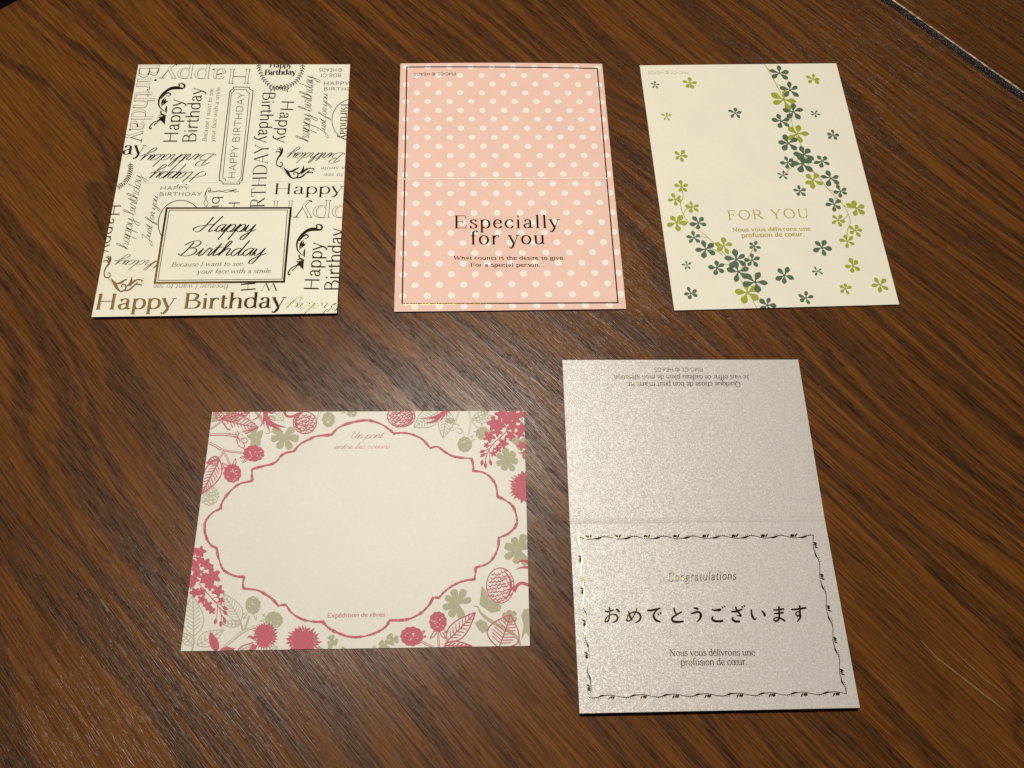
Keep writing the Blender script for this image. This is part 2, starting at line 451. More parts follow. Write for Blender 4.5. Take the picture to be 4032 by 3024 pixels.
class Print:
    """ink laid on a card: thin facets a few hundredths of a millimetre above its face, trimmed at the card's edges"""
    def __init__(self, card, view, layer=1, raised=False):
        self.c, self.view, self.layer, self.raised = card, view, layer, raised
        self.V, self.F, self.n = [], [], 0
        self.box = (-card.w / 2, card.w / 2, -card.h / 2, card.h / 2)
    def map(self, p):
        x0, y0, s = self.view
        return self.c.px(x0 + p[0] * s, y0 + p[1] * s)
    def mm(self, p, n):                       # n view pixels near p in millimetres
        a = self.map(p); b_ = self.map((p[0] + 10, p[1]))
        return math.hypot(b_[0] - a[0], b_[1] - a[1]) / 10 * n
    def poly(self, pts):
        """convex polygon of (u, v, height offset mm), trimmed to the card"""
        lo_u, hi_u, lo_v, hi_v = self.box
        for ax, lim, sg in ((0, lo_u, 1), (0, hi_u, -1), (1, lo_v, 1), (1, hi_v, -1)):
            out = []
            for i in range(len(pts)):
                a, b_ = pts[i - 1], pts[i]
                da, db = (a[ax] - lim) * sg, (b_[ax] - lim) * sg
                if (da >= 0) != (db >= 0):
                    t = da / (da - db)
                    out.append(tuple(x + (y - x) * t for x, y in zip(a, b_)))
                if db >= 0: out.append(b_)
            pts = out
            if len(pts) < 3: return
        ar = sum(pts[i - 1][0] * pts[i][1] - pts[i][0] * pts[i - 1][1] for i in range(len(pts)))
        if abs(ar) < 1e-7: return
        if ar < 0: pts = pts[::-1]
        base = 0.025 + self.layer * 0.016 + (self.n * 0.6180339 % 1) * 0.011
        i0 = len(self.V)
        for u, v, h in pts: self.V.append((u / 1000, v / 1000, (self.c.z(u, v) + base + h) / 1000))
        self.F.append(tuple(range(i0, len(self.V))))
    def strip(self, pts):
        """pts: (u, v, half width) in mm"""
        self.n += 1
        # no long facets: they would cut through the fold
        q = [pts[0]]
        for a, b_ in zip(pts, pts[1:]):
            L = math.hypot(b_[0] - a[0], b_[1] - a[1])
            if L < 1e-6: continue
            k = max(1, int(L / 3.0))
            for i in range(1, k + 1): q.append(tuple(x + (y - x) * i / k for x, y in zip(a, b_)))
        pts = q
        if len(pts) < 2: return
        rows = []
        for i, (x, y, w) in enumerate(pts):
            a, b_ = pts[max(i - 1, 0)], pts[min(i + 1, len(pts) - 1)]
            dx, dy = b_[0] - a[0], b_[1] - a[1]
            L = math.hypot(dx, dy) or 1
            nx, ny = -dy / L, dx / L
            if self.raised and w > .05:
                e = min(.014, w * .075)
                rows.append([(x + nx * w, y + ny * w, 0), (x + nx * w * .5, y + ny * w * .5, e), (x - nx * w * .5, y - ny * w * .5, e), (x - nx * w, y - ny * w, 0)])
            else:
                rows.append([(x + nx * w, y + ny * w, 0), (x - nx * w, y - ny * w, 0)])
        for r0, r1 in zip(rows, rows[1:]):
            if len(r0) != len(r1): r0 = [r0[0], r0[-1]]; r1 = [r1[0], r1[-1]]
            for k in range(len(r0) - 1):
                self.poly([r0[k], r0[k + 1], r1[k + 1], r1[k]])
    def line(self, pts, w, closed=False):
        """straight polyline in view pixels, full width w view pixels"""
        hw = self.mm(pts[0], w) / 2
        q = [self.map(p) for p in pts]
        if closed: q.append(q[0])
        for a, b_ in zip(q, q[1:]):
            L = math.hypot(b_[0] - a[0], b_[1] - a[1]) or 1
            ex, ey = (b_[0] - a[0]) / L * hw, (b_[1] - a[1]) / L * hw
            self.strip([(a[0] - ex, a[1] - ey, hw), (b_[0] + ex, b_[1] + ey, hw)])
    def brush(self, pts, step=5, smooth=True):
        """smooth stroke through (x, y, full width) in view pixels"""
        k = self.mm(pts[0], 1) / 2
        q = [(*self.map(p), p[2] * k) for p in pts]
        self.strip(spline(q, step) if smooth and len(q) > 2 else q)
    def curve(self, pts, w, step=5):
        self.brush([(x, y, w) for x, y in pts], step)
    def fill(self, pts, mapped=False, smooth=0):
        """filled outline in view pixels"""
        self.n += 1
        q = list(pts) if mapped else [self.map(p) for p in pts]
        if smooth: q = spline(q + [q[0]], smooth)[:-1]
        for t in tessellate_polygon([[Vector((u, v, 0)) for u, v in q]]):
            self.poly([(*q[i], 0) for i in t])
    def disc(self, p, r, n=14, mmr=None):
        c = self.map(p); R = mmr if mmr else self.mm(p, r)
        self.n += 1
        self.poly([(c[0] + R * math.cos(6.2832 * i / n), c[1] + R * math.sin(6.2832 * i / n), 0) for i in range(n)])
    def crease_line(self, w):
        v = self.c.fold; n = 60; r_ = random.Random(3)
        self.strip([(self.c.w * (i / n - .5), v + r_.uniform(-.03, .03), w * r_.uniform(.6, 1.2)) for i in range(n + 1)])
    def build(self, name, mat, label=None):
        if not self.F: return None
        o = mesh_obj(name, self.V, self.F, mat, self.c.root)
        if label: o['label'] = label
        return o
# ---------------------------------------------------------------- lettering drawn with a pen
BOWL_D = 'a 37 33 30 43 21 45 10 38 6 22 10 7 20 0 30 3 37 12'
ROMAN = {
'a': (43, 'a 9 35 14 43 23 45 30 40 31 30 31 8 35 1 41 3;a 31 27 18 23 9 18 7 10 11 2 18 0 26 4 31 10'),
'b': (46, 'k 9 70 9 3;a 9 33 16 43 25 45 36 38 40 22 36 7 26 0 16 2 9 10;l 9 69'),
'c': (40, 'a 35 34 31 43 23 45 12 40 6 23 11 6 23 0 31 3 36 11'),
'd': (47, 'k 37 70 37 2;' + BOWL_D + ';l 37 69;r 37 1'),
'e': (40, 't 7 26 34 26;a 34 26 33 38 22 45 11 40 6 23 11 6 22 0 31 3 36 11'),
'f': (28, 'a 31 63 28 69 22 69 16 64 14 54 14 2;t 4 44 27 44;s 14 0'),
'g': (44, 'o 20 31 13 14;a 12 19 8 12 12 7 24 5 36 1 38 -9 32 -19 20 -22 8 -18 6 -9 12 -1;t 30 41 41 45'),
'h': (49, 'k 10 70 10 0;a 10 32 18 42 27 45 35 42 38 33 38 0;l 10 69;s 10 0;s 38 0'),
'i': (22, 'k 11 45 11 0;l 11 44;s 11 0;d 11 62 5'),
'l': (22, 'k 11 70 11 0;l 11 69;s 11 0'),
'm': (74, 'k 10 45 10 0;a 10 32 18 42 26 45 34 42 37 33 37 0;a 37 32 45 42 53 45 61 42 64 33 64 0;l 10 44;s 10 0;s 37 0;s 64 0'),
'n': (49, 'k 10 45 10 0;a 10 32 18 42 27 45 35 42 38 33 38 0;l 10 44;s 10 0;s 38 0'),
'o': (46, 'o 23 22.5 17 22.5'),
'p': (47, 'k 10 45 10 -22;a 10 33 17 43 26 45 37 38 41 22 37 7 27 0 17 2 10 11;l 10 44;s 10 -22'),
'q': (47, 'k 37 44 37 -22;' + BOWL_D + ';s 37 -22'),
'r': (33, 'k 10 45 10 0;a 10 30 17 41 25 45 31 42;d 30 40 3.5;l 10 44;s 10 0'),
's': (35, 'a 29 36 25 44 17 45 9 41 8 34 14 27 24 21 30 14 28 4 18 0 9 2 5 11'),
't': (29, 'a 13 57 13 12 15 3 21 0 28 5;t 4 44 26 44'),
'u': (49, 'a 10 45 10 12 13 3 21 0 30 3 38 13;k 38 45 38 2;l 10 44;l 38 44;r 38 1'),
'v': (44, 'k 5 45 22 0;t 39 45 22 0;s 6 45;s 39 45'),
'w': (64, 'k 5 45 20 0;t 33 45 20 0;k 32 45 46 0;t 59 45 46 0;s 6 45;s 32 45;s 59 45'),
'x': (44, 'k 6 45 38 0;t 37 45 6 0;s 6 45;s 37 45;s 6 0;s 38 0'),
'y': (44, 'k 5 45 23 1;t 39 45 23 1;a 23 1 16 -14 10 -21 4 -20;d 5 -18 3.5;s 6 45;s 39 45'),
'é': (40, 't 7 26 34 26;a 34 26 33 38 22 45 11 40 6 23 11 6 22 0 31 3 36 11;k 19 52 28 64'),
'ê': (40, 't 7 26 34 26;a 34 26 33 38 22 45 11 40 6 23 11 6 22 0 31 3 36 11;k 12 52 21 62;k 21 62 30 52'),
'œ': (72, 'o 23 22.5 17 22.5;t 40 26 66 26;a 66 26 65 38 54 45 43 40 40 22 43 6 54 0 63 3 68 11'),
'.': (18, 'd 9 4 5'), "'": (14, 'k 8 69 6 55'), '-': (30, 'k 5 26 25 26'), ' ': (24, ''),
'A': (64, 't 7 0 31 68;k 31 68 57 0;t 17 24 48 24;s 7 0;s 57 0'),
'B': (58, 'k 12 68 12 0;a 12 67 30 67 42 60 43 51 37 40 26 36 12 36;a 26 36 42 34 51 25 50 13 42 3 28 1 12 1;l 12 67;l 12 1'),
'C': (62, 'a 54 52 48 64 34 69 18 63 8 47 8 25 17 6 33 -1 48 4 56 17;k 55 66 55 50'),
'D': (68, 'k 12 68 12 0;a 12 67 34 67 52 57 60 36 53 12 35 1 12 1;l 12 67;l 12 1'),
'E': (56, 'k 12 68 12 0;t 12 67 47 67;t 47 67 49 53;t 12 35 36 35;t 36 43 36 27;t 12 1 49 1;t 49 1 52 17;l 12 67;l 12 1'),
'F': (52, 'k 12 68 12 0;t 12 67 46 67;t 46 67 48 53;t 12 35 35 35;t 35 43 35 27;l 12 67;s 12 0'),
'G': (66, 'a 54 52 48 64 34 69 18 63 8 47 8 25 17 6 33 -1 46 3 54 12;k 54 30 54 4;s 53 30'),
'H': (72, 'k 14 68 14 0;k 57 68 57 0;t 14 35 57 35;s 14 67;s 57 67;s 14 0;s 57 0'),
'I': (30, 'k 15 68 15 0;s 15 67;s 15 0'),
'J': (36, 'a 20 68 20 12 15 0 4 -2;s 20 67'),
'M': (84, 't 12 68 12 0;k 12 68 42 4;t 42 4 71 68;k 71 68 71 0;s 12 67;s 12 0;s 71 67;s 71 0'),
'N': (72, 't 13 68 13 0;k 13 68 58 0;t 58 68 58 0;s 12 67;s 13 0;s 58 67'),
'O': (70, 'o 35 34 28 35'),
'P': (54, 'k 12 68 12 0;a 12 67 30 67 43 61 46 50 42 38 30 33 12 33;l 12 67;s 12 0'),
'Q': (70, 'o 35 34 28 35;k 36 6 52 -9;t 52 -9 64 -10'),
'R': (62, 'k 12 68 12 0;a 12 67 30 67 43 61 46 50 42 38 30 33 12 33;k 28 33 54 1;l 12 67;s 12 0;r 54 0'),
'S': (48, 'a 39 56 33 66 23 69 11 63 9 51 17 41 31 32 40 22 37 6 24 -1 12 3 7 15'),
'T': (58, 'k 29 67 29 0;t 5 53 7 67;t 7 67 51 67;t 51 67 53 53;s 29 0'),
'U': (68, 'a 13 68 13 20 19 5 33 -1 47 4 54 20;t 54 20 55 68;s 13 67;s 55 67'),
'W': (86, 'k 5 68 24 0;t 42 66 24 0;k 41 68 61 0;t 80 68 61 0;s 7 67;s 79 67'),
'X': (60, 'k 7 68 53 0;t 52 68 7 0'),
'Y': (60, 'k 6 68 30 30;t 54 68 30 30;k 30 31 30 0;s 7 67;s 53 67;s 30 0'),
'1': (34, 'k 20 68 20 0;t 20 68 9 57'),
'5': (44, 't 36 67 12 67;t 12 67 10 40;a 10 40 22 44 35 36 38 22 33 6 20 -1 6 5'),
'7': (44, 't 5 67 40 67;k 40 67 18 0'),
'©': (68, 'o 34 34 31 33;a 45 46 36 53 24 46 20 34 24 21 36 15 45 22'),
}
SCRIPT = {
'a': (36, 'a 0 5 8 14;a 31 34 22 40 10 32 5 14 11 1 20 4 31 34;a 32 40 29 12 31 2 36 3 46 14'),
'b': (34, 'a 0 5 14 40 20 72 15 80 10 66 8 10 14 0 24 4 28 20 26 36;t 26 36 38 34'),
'c': (26, 'a 22 32 16 40 8 32 5 14 11 1 20 3 28 12'),
'd': (38, 'a 31 34 22 40 10 32 5 14 11 1 20 4 31 34;a 39 82 33 40 30 12 32 2 38 3 46 12'),
'e': (26, 'a 0 6 14 18 22 30 16 40 7 30 5 12 12 1 20 3 30 12'),
'f': (22, 'a 0 5 14 40 22 72 16 80 11 66 6 0 2 -36 8 -40 12 -26 10 2 24 10'),
'h': (38, 'a 0 5 14 40 22 72 17 80 12 68 9 30 7 0;a 8 10 16 30 26 40 32 33 30 8 34 1 44 12'),
'i': (20, 'a 0 5 12 40;a 12 40 9 8 13 1 22 12;d 16 55 3.2'),
'j': (20, 'a 12 40 8 -10 4 -38 -2 -36 0 -20 22 12;d 16 55 3.2'),
'l': (20, 'a 0 5 14 40 20 72 15 80 10 66 6 14 10 1 20 12'),
'n': (38, 'a 0 8 9 40 8 0;a 8 10 17 34 27 40 31 32 28 8 32 1 42 12'),
'o': (30, 'o 15 20 12 20;t 24 32 36 30'),
'p': (38, 'a 0 5 11 42;a 11 42 6 0 0 -42;a 7 8 16 34 27 40 34 28 30 8 19 0 10 8;a 24 1 34 2 44 12'),
'r': (26, 'a 0 5 10 42 14 38 22 38;a 22 38 19 10 22 1 30 12'),
's': (24, 'a 0 5 12 42 20 20 18 4 8 0 2 6;t 18 4 28 10'),
't': (22, 'a 0 5 14 66;a 14 66 9 10 13 1 24 12;t 2 44 26 47'),
'u': (38, 'a 0 8 8 40 6 12 12 1 22 8 31 40;a 31 40 28 10 32 1 42 12'),
'w': (44, 'a 0 8 8 40 6 10 14 1 23 30;a 23 30 22 8 30 0 40 38'),
'y': (36, 'a 0 8 6 38 5 12 12 1 22 10 31 38;a 31 40 26 -10 18 -40 6 -38 8 -22 24 -4 44 12'),
'H': (62, 'a 26 80 22 50 14 14 4 0 -8 2;a 60 84 50 50 42 12 46 0 56 8;a -14 6 -20 18 -6 30 24 36 50 42'),
'B': (56, 'a 24 74 18 36 8 2;a 0 58 14 76 36 82 48 68 40 50 22 42;a 22 42 42 40 50 24 42 6 24 0 6 4 -4 14'),
'J': (42, 'a 14 66 24 78 40 80;a 38 80 30 40 20 -10 4 -34 -8 -28 -2 -10 20 4 46 14'),
'U': (58, 'a 0 60 6 74 18 76 18 60 12 20 20 1 36 8 48 40 54 76;a 54 76 48 20 52 2 62 12'),
'.': (14, 'd 6 3 3.5'), ' ': (20, ''),
}
def text(pr, s, p0, p1, ptop, ref=68, font=ROMAN, thick=4.2, thin=1.2, slant=0.0, serif=7, spacing=0, step=4, inline=None, power=1.5):
    """write s with its baseline from p0 to p1 (view pixels); ptop lies at height ref above the baseline"""
    A_, B_, T_ = pr.map(p0), pr.map(p1), pr.map(ptop)
    L = math.hypot(B_[0] - A_[0], B_[1] - A_[1])
    ex = ((B_[0] - A_[0]) / L, (B_[1] - A_[1]) / L)
    ey = (-ex[1], ex[0])
    dt = (T_[0] - A_[0]) * ey[0] + (T_[1] - A_[1]) * ey[1]
    if dt < 0: ey = (-ey[0], -ey[1]); dt = -dt
    sy = dt / ref
    strokes, x = [], 0.0
    for ch in s:
        adv, ops = font[ch]
        for op in ops.split(';'):
            if not op: continue
            t = op.split(); q = [float(z) for z in t[1:]]
            k = t[0]
            if k == 'o':
                cx, cy, rx, ry = q
                pts = [(cx + rx * math.cos(a), cy + ry * math.sin(a)) for a in [6.28319 * i / (step * 5) for i in range(step * 5 + 1)]]
                strokes.append(('o', [(x + a, b_) for a, b_ in pts]))
            elif k == 'd': strokes.append(('d', [(x + q[0], q[1])], q[2]))
            elif k in 'slr':
                if serif:
                    a0 = x + q[0] - (serif if k in 'sl' else 0) - (0 if k != 'r' else 0)
                    a1 = x + q[0] + (serif if k in 'sr' else 0)
                    strokes.append(('t', [(a0, q[1]), (a1, q[1])]))
            else:
                pts = [(x + q[i], q[i + 1]) for i in range(0, len(q), 2)]
                if k == 'a': pts = spline(pts, step)
                strokes.append((k, pts))
        x += adv + spacing
    xs = [p[0] for st in strokes for p in st[1]]
    x0, x1 = min(xs), max(xs)
    sx = L / (x1 - x0)
    def place(p):
        a = (p[0] - x0) * sx + slant * p[1] * sy; b_ = p[1] * sy
        return A_[0] + ex[0] * a + ey[0] * b_, A_[1] + ex[1] * a + ey[1] * b_
    for st in strokes:
        k, pts = st[0], st[1]
        if k == 'd':
            c = place(pts[0]); R = st[2] * sy * (.6 + .1 * thick) * .8
            pr.n += 1
            pr.poly([(c[0] + R * math.cos(i * .785), c[1] + R * math.sin(i * .785), 0) for i in range(8)])
            continue
        out = []
        for i, p in enumerate(pts):
            a, b_ = pts[max(i - 1, 0)], pts[min(i + 1, len(pts) - 1)]
            if k == 'o': a, b_ = pts[(i - 1) % (len(pts) - 1)], pts[(i + 1) % (len(pts) - 1)]
            dx, dy = b_[0] - a[0], b_[1] - a[1]
            sn = abs(dy) / (math.hypot(dx, dy) or 1)
            w = thin if k == 't' else thick if k == 'k' else thin + (thick - thin) * sn ** power
            out.append((*place(p), w * sy))
        pr.strip(out)
        if inline is not None and k != 't':
            q = [(a, b_, w - thin * sy * 1.15) for a, b_, w in out if w > thin * sy * 1.9]
            if len(q) > 1: inline.strip(q)
SANS = dict(thick=3.4, thin=3.0, serif=0)
def write(card, view, s, p0, p1, ptop, mat, name='lettering', layer=1, raised=False, label=None, **kw):
    pr = Print(card, view, layer, raised)
    text(pr, s, p0, p1, ptop, **kw)
    return pr.build(name, mat, label)
# ---------------------------------------------------------------- birthday card (far left)
VA1, VA2 = (340, 230, 0.4792), (340, 690, 0.4792)
A = Card('greeting_card', 'cream birthday card covered in gold foil lettering and scrolls, far left card',
         (-176.4872, 275.5773, 0.126, 132.0232, 178.4174), 0.8, M_cream, 0.34, 0.1, 1.3, fold=(870, 716), crease=0.06)
pr = Print(A, VA1, 5); pr.crease_line(.17); pr.build('fold_line', M_foldcream)
def wa(view, s, p0, p1, pt, name='lettering', **kw):
    return write(A, view, s, p0, p1, pt, M_foil, name, raised=True, **kw)
LIGHT = dict(thick=4.0, thin=2.3, serif=3)
ITAL = dict(thick=3.8, thin=1.6, slant=.22, serif=3)
PEN = dict(font=SCRIPT, thick=2.5, thin=1.0, slant=.55, ref=40, power=2)
WIDE = dict(thick=4.6, thin=3.6, serif=0)
def inline_text(view, s, p0, p1, pt, **kw):
    pr = Print(A, view, 1, True); il = Print(A, view, 4)
    text(pr, s, p0, p1, pt, thick=6.0, thin=1.5, inline=il, **kw)
    o = pr.build('lettering', M_foil)
    q = il.build('letter_inline', M_cream); q.parent = o
inline_text(VA1, 'Birthday', (440, 58), (338, 690), (600, 58))
inline_text(VA1, 'Happy', (1350, 90), (612, 82), (1342, 208))
wa(VA1, 'Happy', (1508, 74), (1690, 72), (1508, 36), thick=7, thin=2, serif=6)
wa(VA1, 'Birthday', (1468, 136), (1724, 130), (1468, 92), thick=7.5, thin=2, serif=6)
wa(VA1, '© HEADS', (2102, 81), (1916, 80), (2102, 107), **SANS)
wa(VA1, 'BDE-C1', (2090, 125), (1932, 124), (2090, 152), **SANS)
wa(VA1, 'HAPPY', (1955, 218), (2158, 218), (1955, 190), **WIDE)
wa(VA1, 'BIRTHDAY', (1953, 260), (2268, 266), (1953, 235), **WIDE)
wa(VA1, 'happy birthday', (1828, 686), (1868, 140), (1715, 680), **{**PEN, 'ref': 80, 'slant': .3, 'thick': 1.9, 'thin': .85})
wa(VA1, 'Just for you', (1962, 640), (1985, 292), (1890, 636), **{**PEN, 'ref': 80})
wa(VA1, 'Birthday', (1452, 282), (1406, 690), (1553, 282), **LIGHT)
wa(VA1, 'Happy', (1607, 352), (1556, 690), (1707, 352), **LIGHT)
wa(VA1, 'BIRTHDAY', (1452, 1345), (1498, 702), (1336, 1338), thick=3.6, thin=1.3, serif=6)
wa(VA1, 'Happy', (742, 682), (792, 335), (632, 676), **LIGHT)
wa(VA1, 'Birthday', (897, 680), (955, 240), (788, 676), **LIGHT)
wa(VA1, 'Because I want to see', (986, 680), (1044, 250), (950, 677), **ITAL)
wa(VA1, 'your face with a smile.', (1050, 684), (1100, 236), (1027, 682), ref=45, **ITAL)
wa(VA1, 'HAPPY BIRTHDAY', (1222, 978), (1302, 282), (1164, 970), thick=3.2, thin=2.8, serif=0)
wa(VA1, 'ay', (302, 787), (478, 787), (302, 714), ref=45, thick=5, thin=1.2)
wa(VA1, 'Birthday', (1080, 778), (455, 786), (1080, 828), **PEN)
wa(VA1, 'Happy', (996, 928), (540, 926), (996, 984), **PEN)
wa(VA1, 'Birthday', (2136, 772), (1660, 770), (2136, 815), **PEN)
wa(VA1, 'a smile.', (2122, 888), (1922, 890), (2122, 905), ref=45, **ITAL)
wa(VA1, 'to see', (2110, 945), (1956, 945), (2110, 962), ref=45, **ITAL)
wa(VA1, 'Birthday', (2092, 375), (2082, 668), (2168, 375), thick=4, thin=1.3)
wa(VA2, 'happy birthday', (345, 618), (462, -5), (245, 590), **{**PEN, 'ref': 80, 'slant': .3, 'thick': 1.9, 'thin': .85})
wa(VA2, 'Just for you', (520, 575), (592, 170), (448, 560), **{**PEN, 'ref': 80})
wa(VA2, 'HAPPY', (610, 120), (838, 118), (610, 90), **WIDE)
wa(VA2, 'BIRTHDAY', (602, 170), (945, 167), (602, 140), **WIDE)
wa(VA2, 'bi', (1037, 182), (1033, 262), (1124, 182), ref=70, **LIGHT)
wa(VA2, 'Ha', (1172, 226), (1160, 345), (1260, 226), **LIGHT)
inline_text(VA2, 'ppy', (2165, 256), (1708, 252), (2165, 350), ref=45)
inline_text(VA2, 'H', (1700, 212), (1540, 214), (1696, 340))
wa(VA2, 'Happy', (1545, 154), (2114, 150), (1550, 66), thick=5, thin=1.2)
wa(VA2, 'Happy', (1908, 946), (1948, 560), (1792, 940), **LIGHT)
wa(VA2, 'Birthday', (2078, 948), (2112, 440), (1960, 942), **LIGHT)
wa(VA2, 'thday', (640, 706), (248, 700), (640, 748), **PEN)
wa(VA2, 'Because I want to see', (1172, 908), (566, 908), (1172, 932), ref=45, **{**ITAL, 'thick': 3.4})
wa(VA2, 'H', (1392, 950), (1392, 890), (1276, 950), thick=3.6, thin=1.3, serif=6)
wa(VA2, 'W', (1580, 896), (1440, 896), (1580, 958), thick=5, thin=1.2)
wa(VA2, 'Happy Birthday', (88, 1112), (1643, 1098), (100, 985), thick=5.8, thin=1.7)
wa(VA2, 'thday', (2130, 1058), (1645, 1058), (2130, 1102), **PEN)
wa(VA2, 'Happy', (182, 250), (112, 640), (285, 252), **LIGHT)

pr = Print(A, VA1, 1, True)                       # ornate label outline round HAPPY BIRTHDAY
o1 = [(1210, 234), (1338, 236), (1342, 252), (1370, 266), (1366, 300), (1282, 985), (1278, 1000), (1262, 1010), (1258, 1030), (1122, 1030), (1118, 1012), (1090, 998), (1092, 965), (1178, 280), (1184, 262), (1204, 252)]
pr.line(o1, 7, True)
cx, cy = 1231, 632
pr.line([(cx + (x - cx) * (.80 - .02) + (0), cy + (y - cy) * .952) for x, y in o1], 5, True)
pr.build('label_outline', M_foil)
pr = Print(A, VA1, 1, True)
pr.curve([(2190 + 172 * math.cos(a), 505 + 172 * math.sin(a)) for a in [1.2 + i * .26 for i in range(16)]], 6); pr.build('ring', M_foil)
pr = Print(A, VA2, 1, True)
pr.curve([(775 + 182 * math.cos(a), 400 + 194 * math.sin(a)) for a in [2.2 + i * .25 for i in range(17)]], 7); pr.build('ring', M_foil)

def sprig(pr, pts, w=4, leaf=26, n=13, both=True):
    q = spline(pts, 8)
    pr.brush([(x, y, w) for x, y in pts])
    k = max(1, len(q) // n)
    for i in range(2, len(q) - 1, k):
        x, y = q[i]; dx, dy = q[i + 1][0] - q[i - 1][0], q[i + 1][1] - q[i - 1][1]
        L = math.hypot(dx, dy) or 1; dx, dy = dx / L, dy / L
        for s in ((1, -1) if both else (1,)):
            ex, ey = dx * .55 - dy * s * .85, dy * .55 + dx * s * .85
            pr.brush([(x, y, 2), (x + ex * leaf * .5, y + ey * leaf * .5, leaf * .38), (x + ex * leaf, y + ey * leaf, 1.5)], 3)
pr = Print(A, VA1, 1, True)
sprig(pr, [(1416, 40), (1422, 90), (1445, 150), (1480, 195), (1530, 235), (1600, 240), (1655, 258)], 4, 24)
sprig(pr, [(1780, 40), (1772, 95), (1750, 150), (1715, 195), (1660, 225), (1590, 235), (1510, 258)], 4, 24)
pr.build('wreath', M_foil)
pr = Print(A, VA1, 1, True)
sprig(pr, [(358, 850), (362, 910), (345, 970), (310, 1020), (255, 1062)], 4, 26)
pr.build('wreath', M_foil)

def scroll(view, fx, name='scroll_ornament'):
    """acanthus scroll climbing beside the upright words"""
    pr = Print(A, view, 1, True)
    f = lambda L: [(*fx(x, y), w * 1.25) for x, y, w in L]
    pr.brush(f([(752, 238, 14), (765, 222, 10), (758, 209, 7), (780, 206, 9), (800, 212, 13), (808, 228, 12), (795, 243, 13), (770, 244, 18), (735, 240, 27), (690, 248, 24), (640, 280, 17), (605, 320, 14), (594, 355, 11), (600, 395, 9), (630, 425, 6), (660, 440, 3)]))
    pr.brush(f([(612, 330, 5), (640, 300, 10), (668, 282, 12), (690, 290, 9), (680, 308, 6), (655, 306, 5)]))
    pr.brush(f([(618, 395, 3), (625, 350, 12), (650, 318, 3)])); pr.brush(f([(620, 385, 3), (650, 360, 13), (672, 345, 2)]))
    pr.brush(f([(612, 372, 3), (640, 352, 14), (655, 330, 3)]))
    pr.brush(f([(660, 385, 3), (655, 415, 13), (655, 450, 4)]))
    pr.brush(f([(655, 470, 4), (625, 460, 12), (590, 468, 3)])); pr.brush(f([(640, 480, 4), (610, 440, 10), (625, 428, 2)]))
    pr.brush(f([(655, 468, 5), (622, 482, 14), (585, 480, 3)])); pr.brush(f([(650, 475, 6), (630, 500, 30), (645, 540, 2)]))
    pr.brush(f([(640, 480, 6), (612, 498, 24), (585, 512, 2)]))
    pr.brush(f([(650, 470, 5), (600, 505, 8), (560, 520, 7), (530, 545, 8), (518, 570, 9), (530, 578, 8), (536, 566, 4)]))
    pr.brush(f([(600, 505, 5), (575, 530, 7), (555, 545, 6), (562, 552, 4)]))
    pr.build(name, M_foil)
scroll(VA1, lambda x, y: (x, y))
scroll(VA2, lambda x, y: (1655 + (x - 515) * .98 + (y - 400) * .02, 408 + (y - 205) * 1.12))
def fan(view, fx):
    """small scroll with a fan of plumes and a row of dots"""
    pr = Print(A, view, 1, True)
    f = lambda L: [(*fx(x, y), w * 1.25) for x, y, w in L]
    pr.brush(f([(1605, 728, 4), (1612, 750, 10), (1598, 785, 14), (1575, 815, 10), (1562, 850, 7), (1570, 880, 8), (1600, 885, 8), (1612, 865, 6), (1600, 850, 5), (1588, 862, 4)]))
    pr.brush(f([(1598, 790, 5), (1585, 765, 8), (1560, 762, 6), (1558, 778, 4)])); pr.brush(f([(1600, 775, 4), (1590, 745, 8), (1568, 742, 5)])); pr.brush(f([(1604, 760, 4), (1596, 735, 6), (1580, 730, 4)]))
    for i in range(6): pr.disc(fx(1598 + i * 9, 895 + i * 6 + i * i), 5 - i * .4, 7)
    pr.brush(f([(1618, 893, 4), (1650, 930, 20), (1668, 960, 16), (1700, 985, 8), (1735, 968, 9), (1735, 940, 9), (1712, 932, 7), (1702, 948, 6), (1715, 955, 4)]))
    pr.brush(f([(1655, 925, 4), (1690, 925, 16), (1725, 905, 12), (1750, 895, 4)])); pr.brush(f([(1700, 980, 5), (1760, 975, 12), (1800, 945, 10), (1835, 915, 4)]))
    pr.brush(f([(1740, 950, 4), (1775, 925, 18), (1785, 880, 4)])); pr.brush(f([(1765, 950, 4), (1800, 915, 14), (1830, 900, 9), (1865, 905, 8), (1860, 920, 4)]))
    pr.brush(f([(1780, 955, 4), (1820, 935, 10), (1860, 935, 7), (1856, 946, 4)]))
    for i in range(3): pr.disc(fx(1876 - i * 2, 890 + i * 17), 4, 7)
    pr.build('scroll_ornament', M_foil)
fan(VA1, lambda x, y: (x, y))
fan(VA2, lambda x, y: (148 + (x - 1555) * 1.03 + (y - 730) * -.02, 660 + (y - 722) * 1.16))
pr = Print(A, VA2, 1, True)                       # loose line bouquet
for L in ([(985, 260), (965, 230), (985, 190), (980, 150), (990, 120), (1005, 102), (1022, 115), (1010, 140), (1000, 125), (1040, 130), (1100, 135), (1150, 122), (1200, 125), (1255, 135)],
          [(985, 262), (1000, 230), (975, 180), (985, 130), (1030, 140), (1090, 125), (1150, 140), (1215, 118), (1235, 122)],
          [(1170, 118), (1200, 130), (1230, 142)], [(1180, 138), (1210, 124), (1232, 112)]):
    pr.curve(L, 4.5)
pr.build('line_bouquet', M_foil)

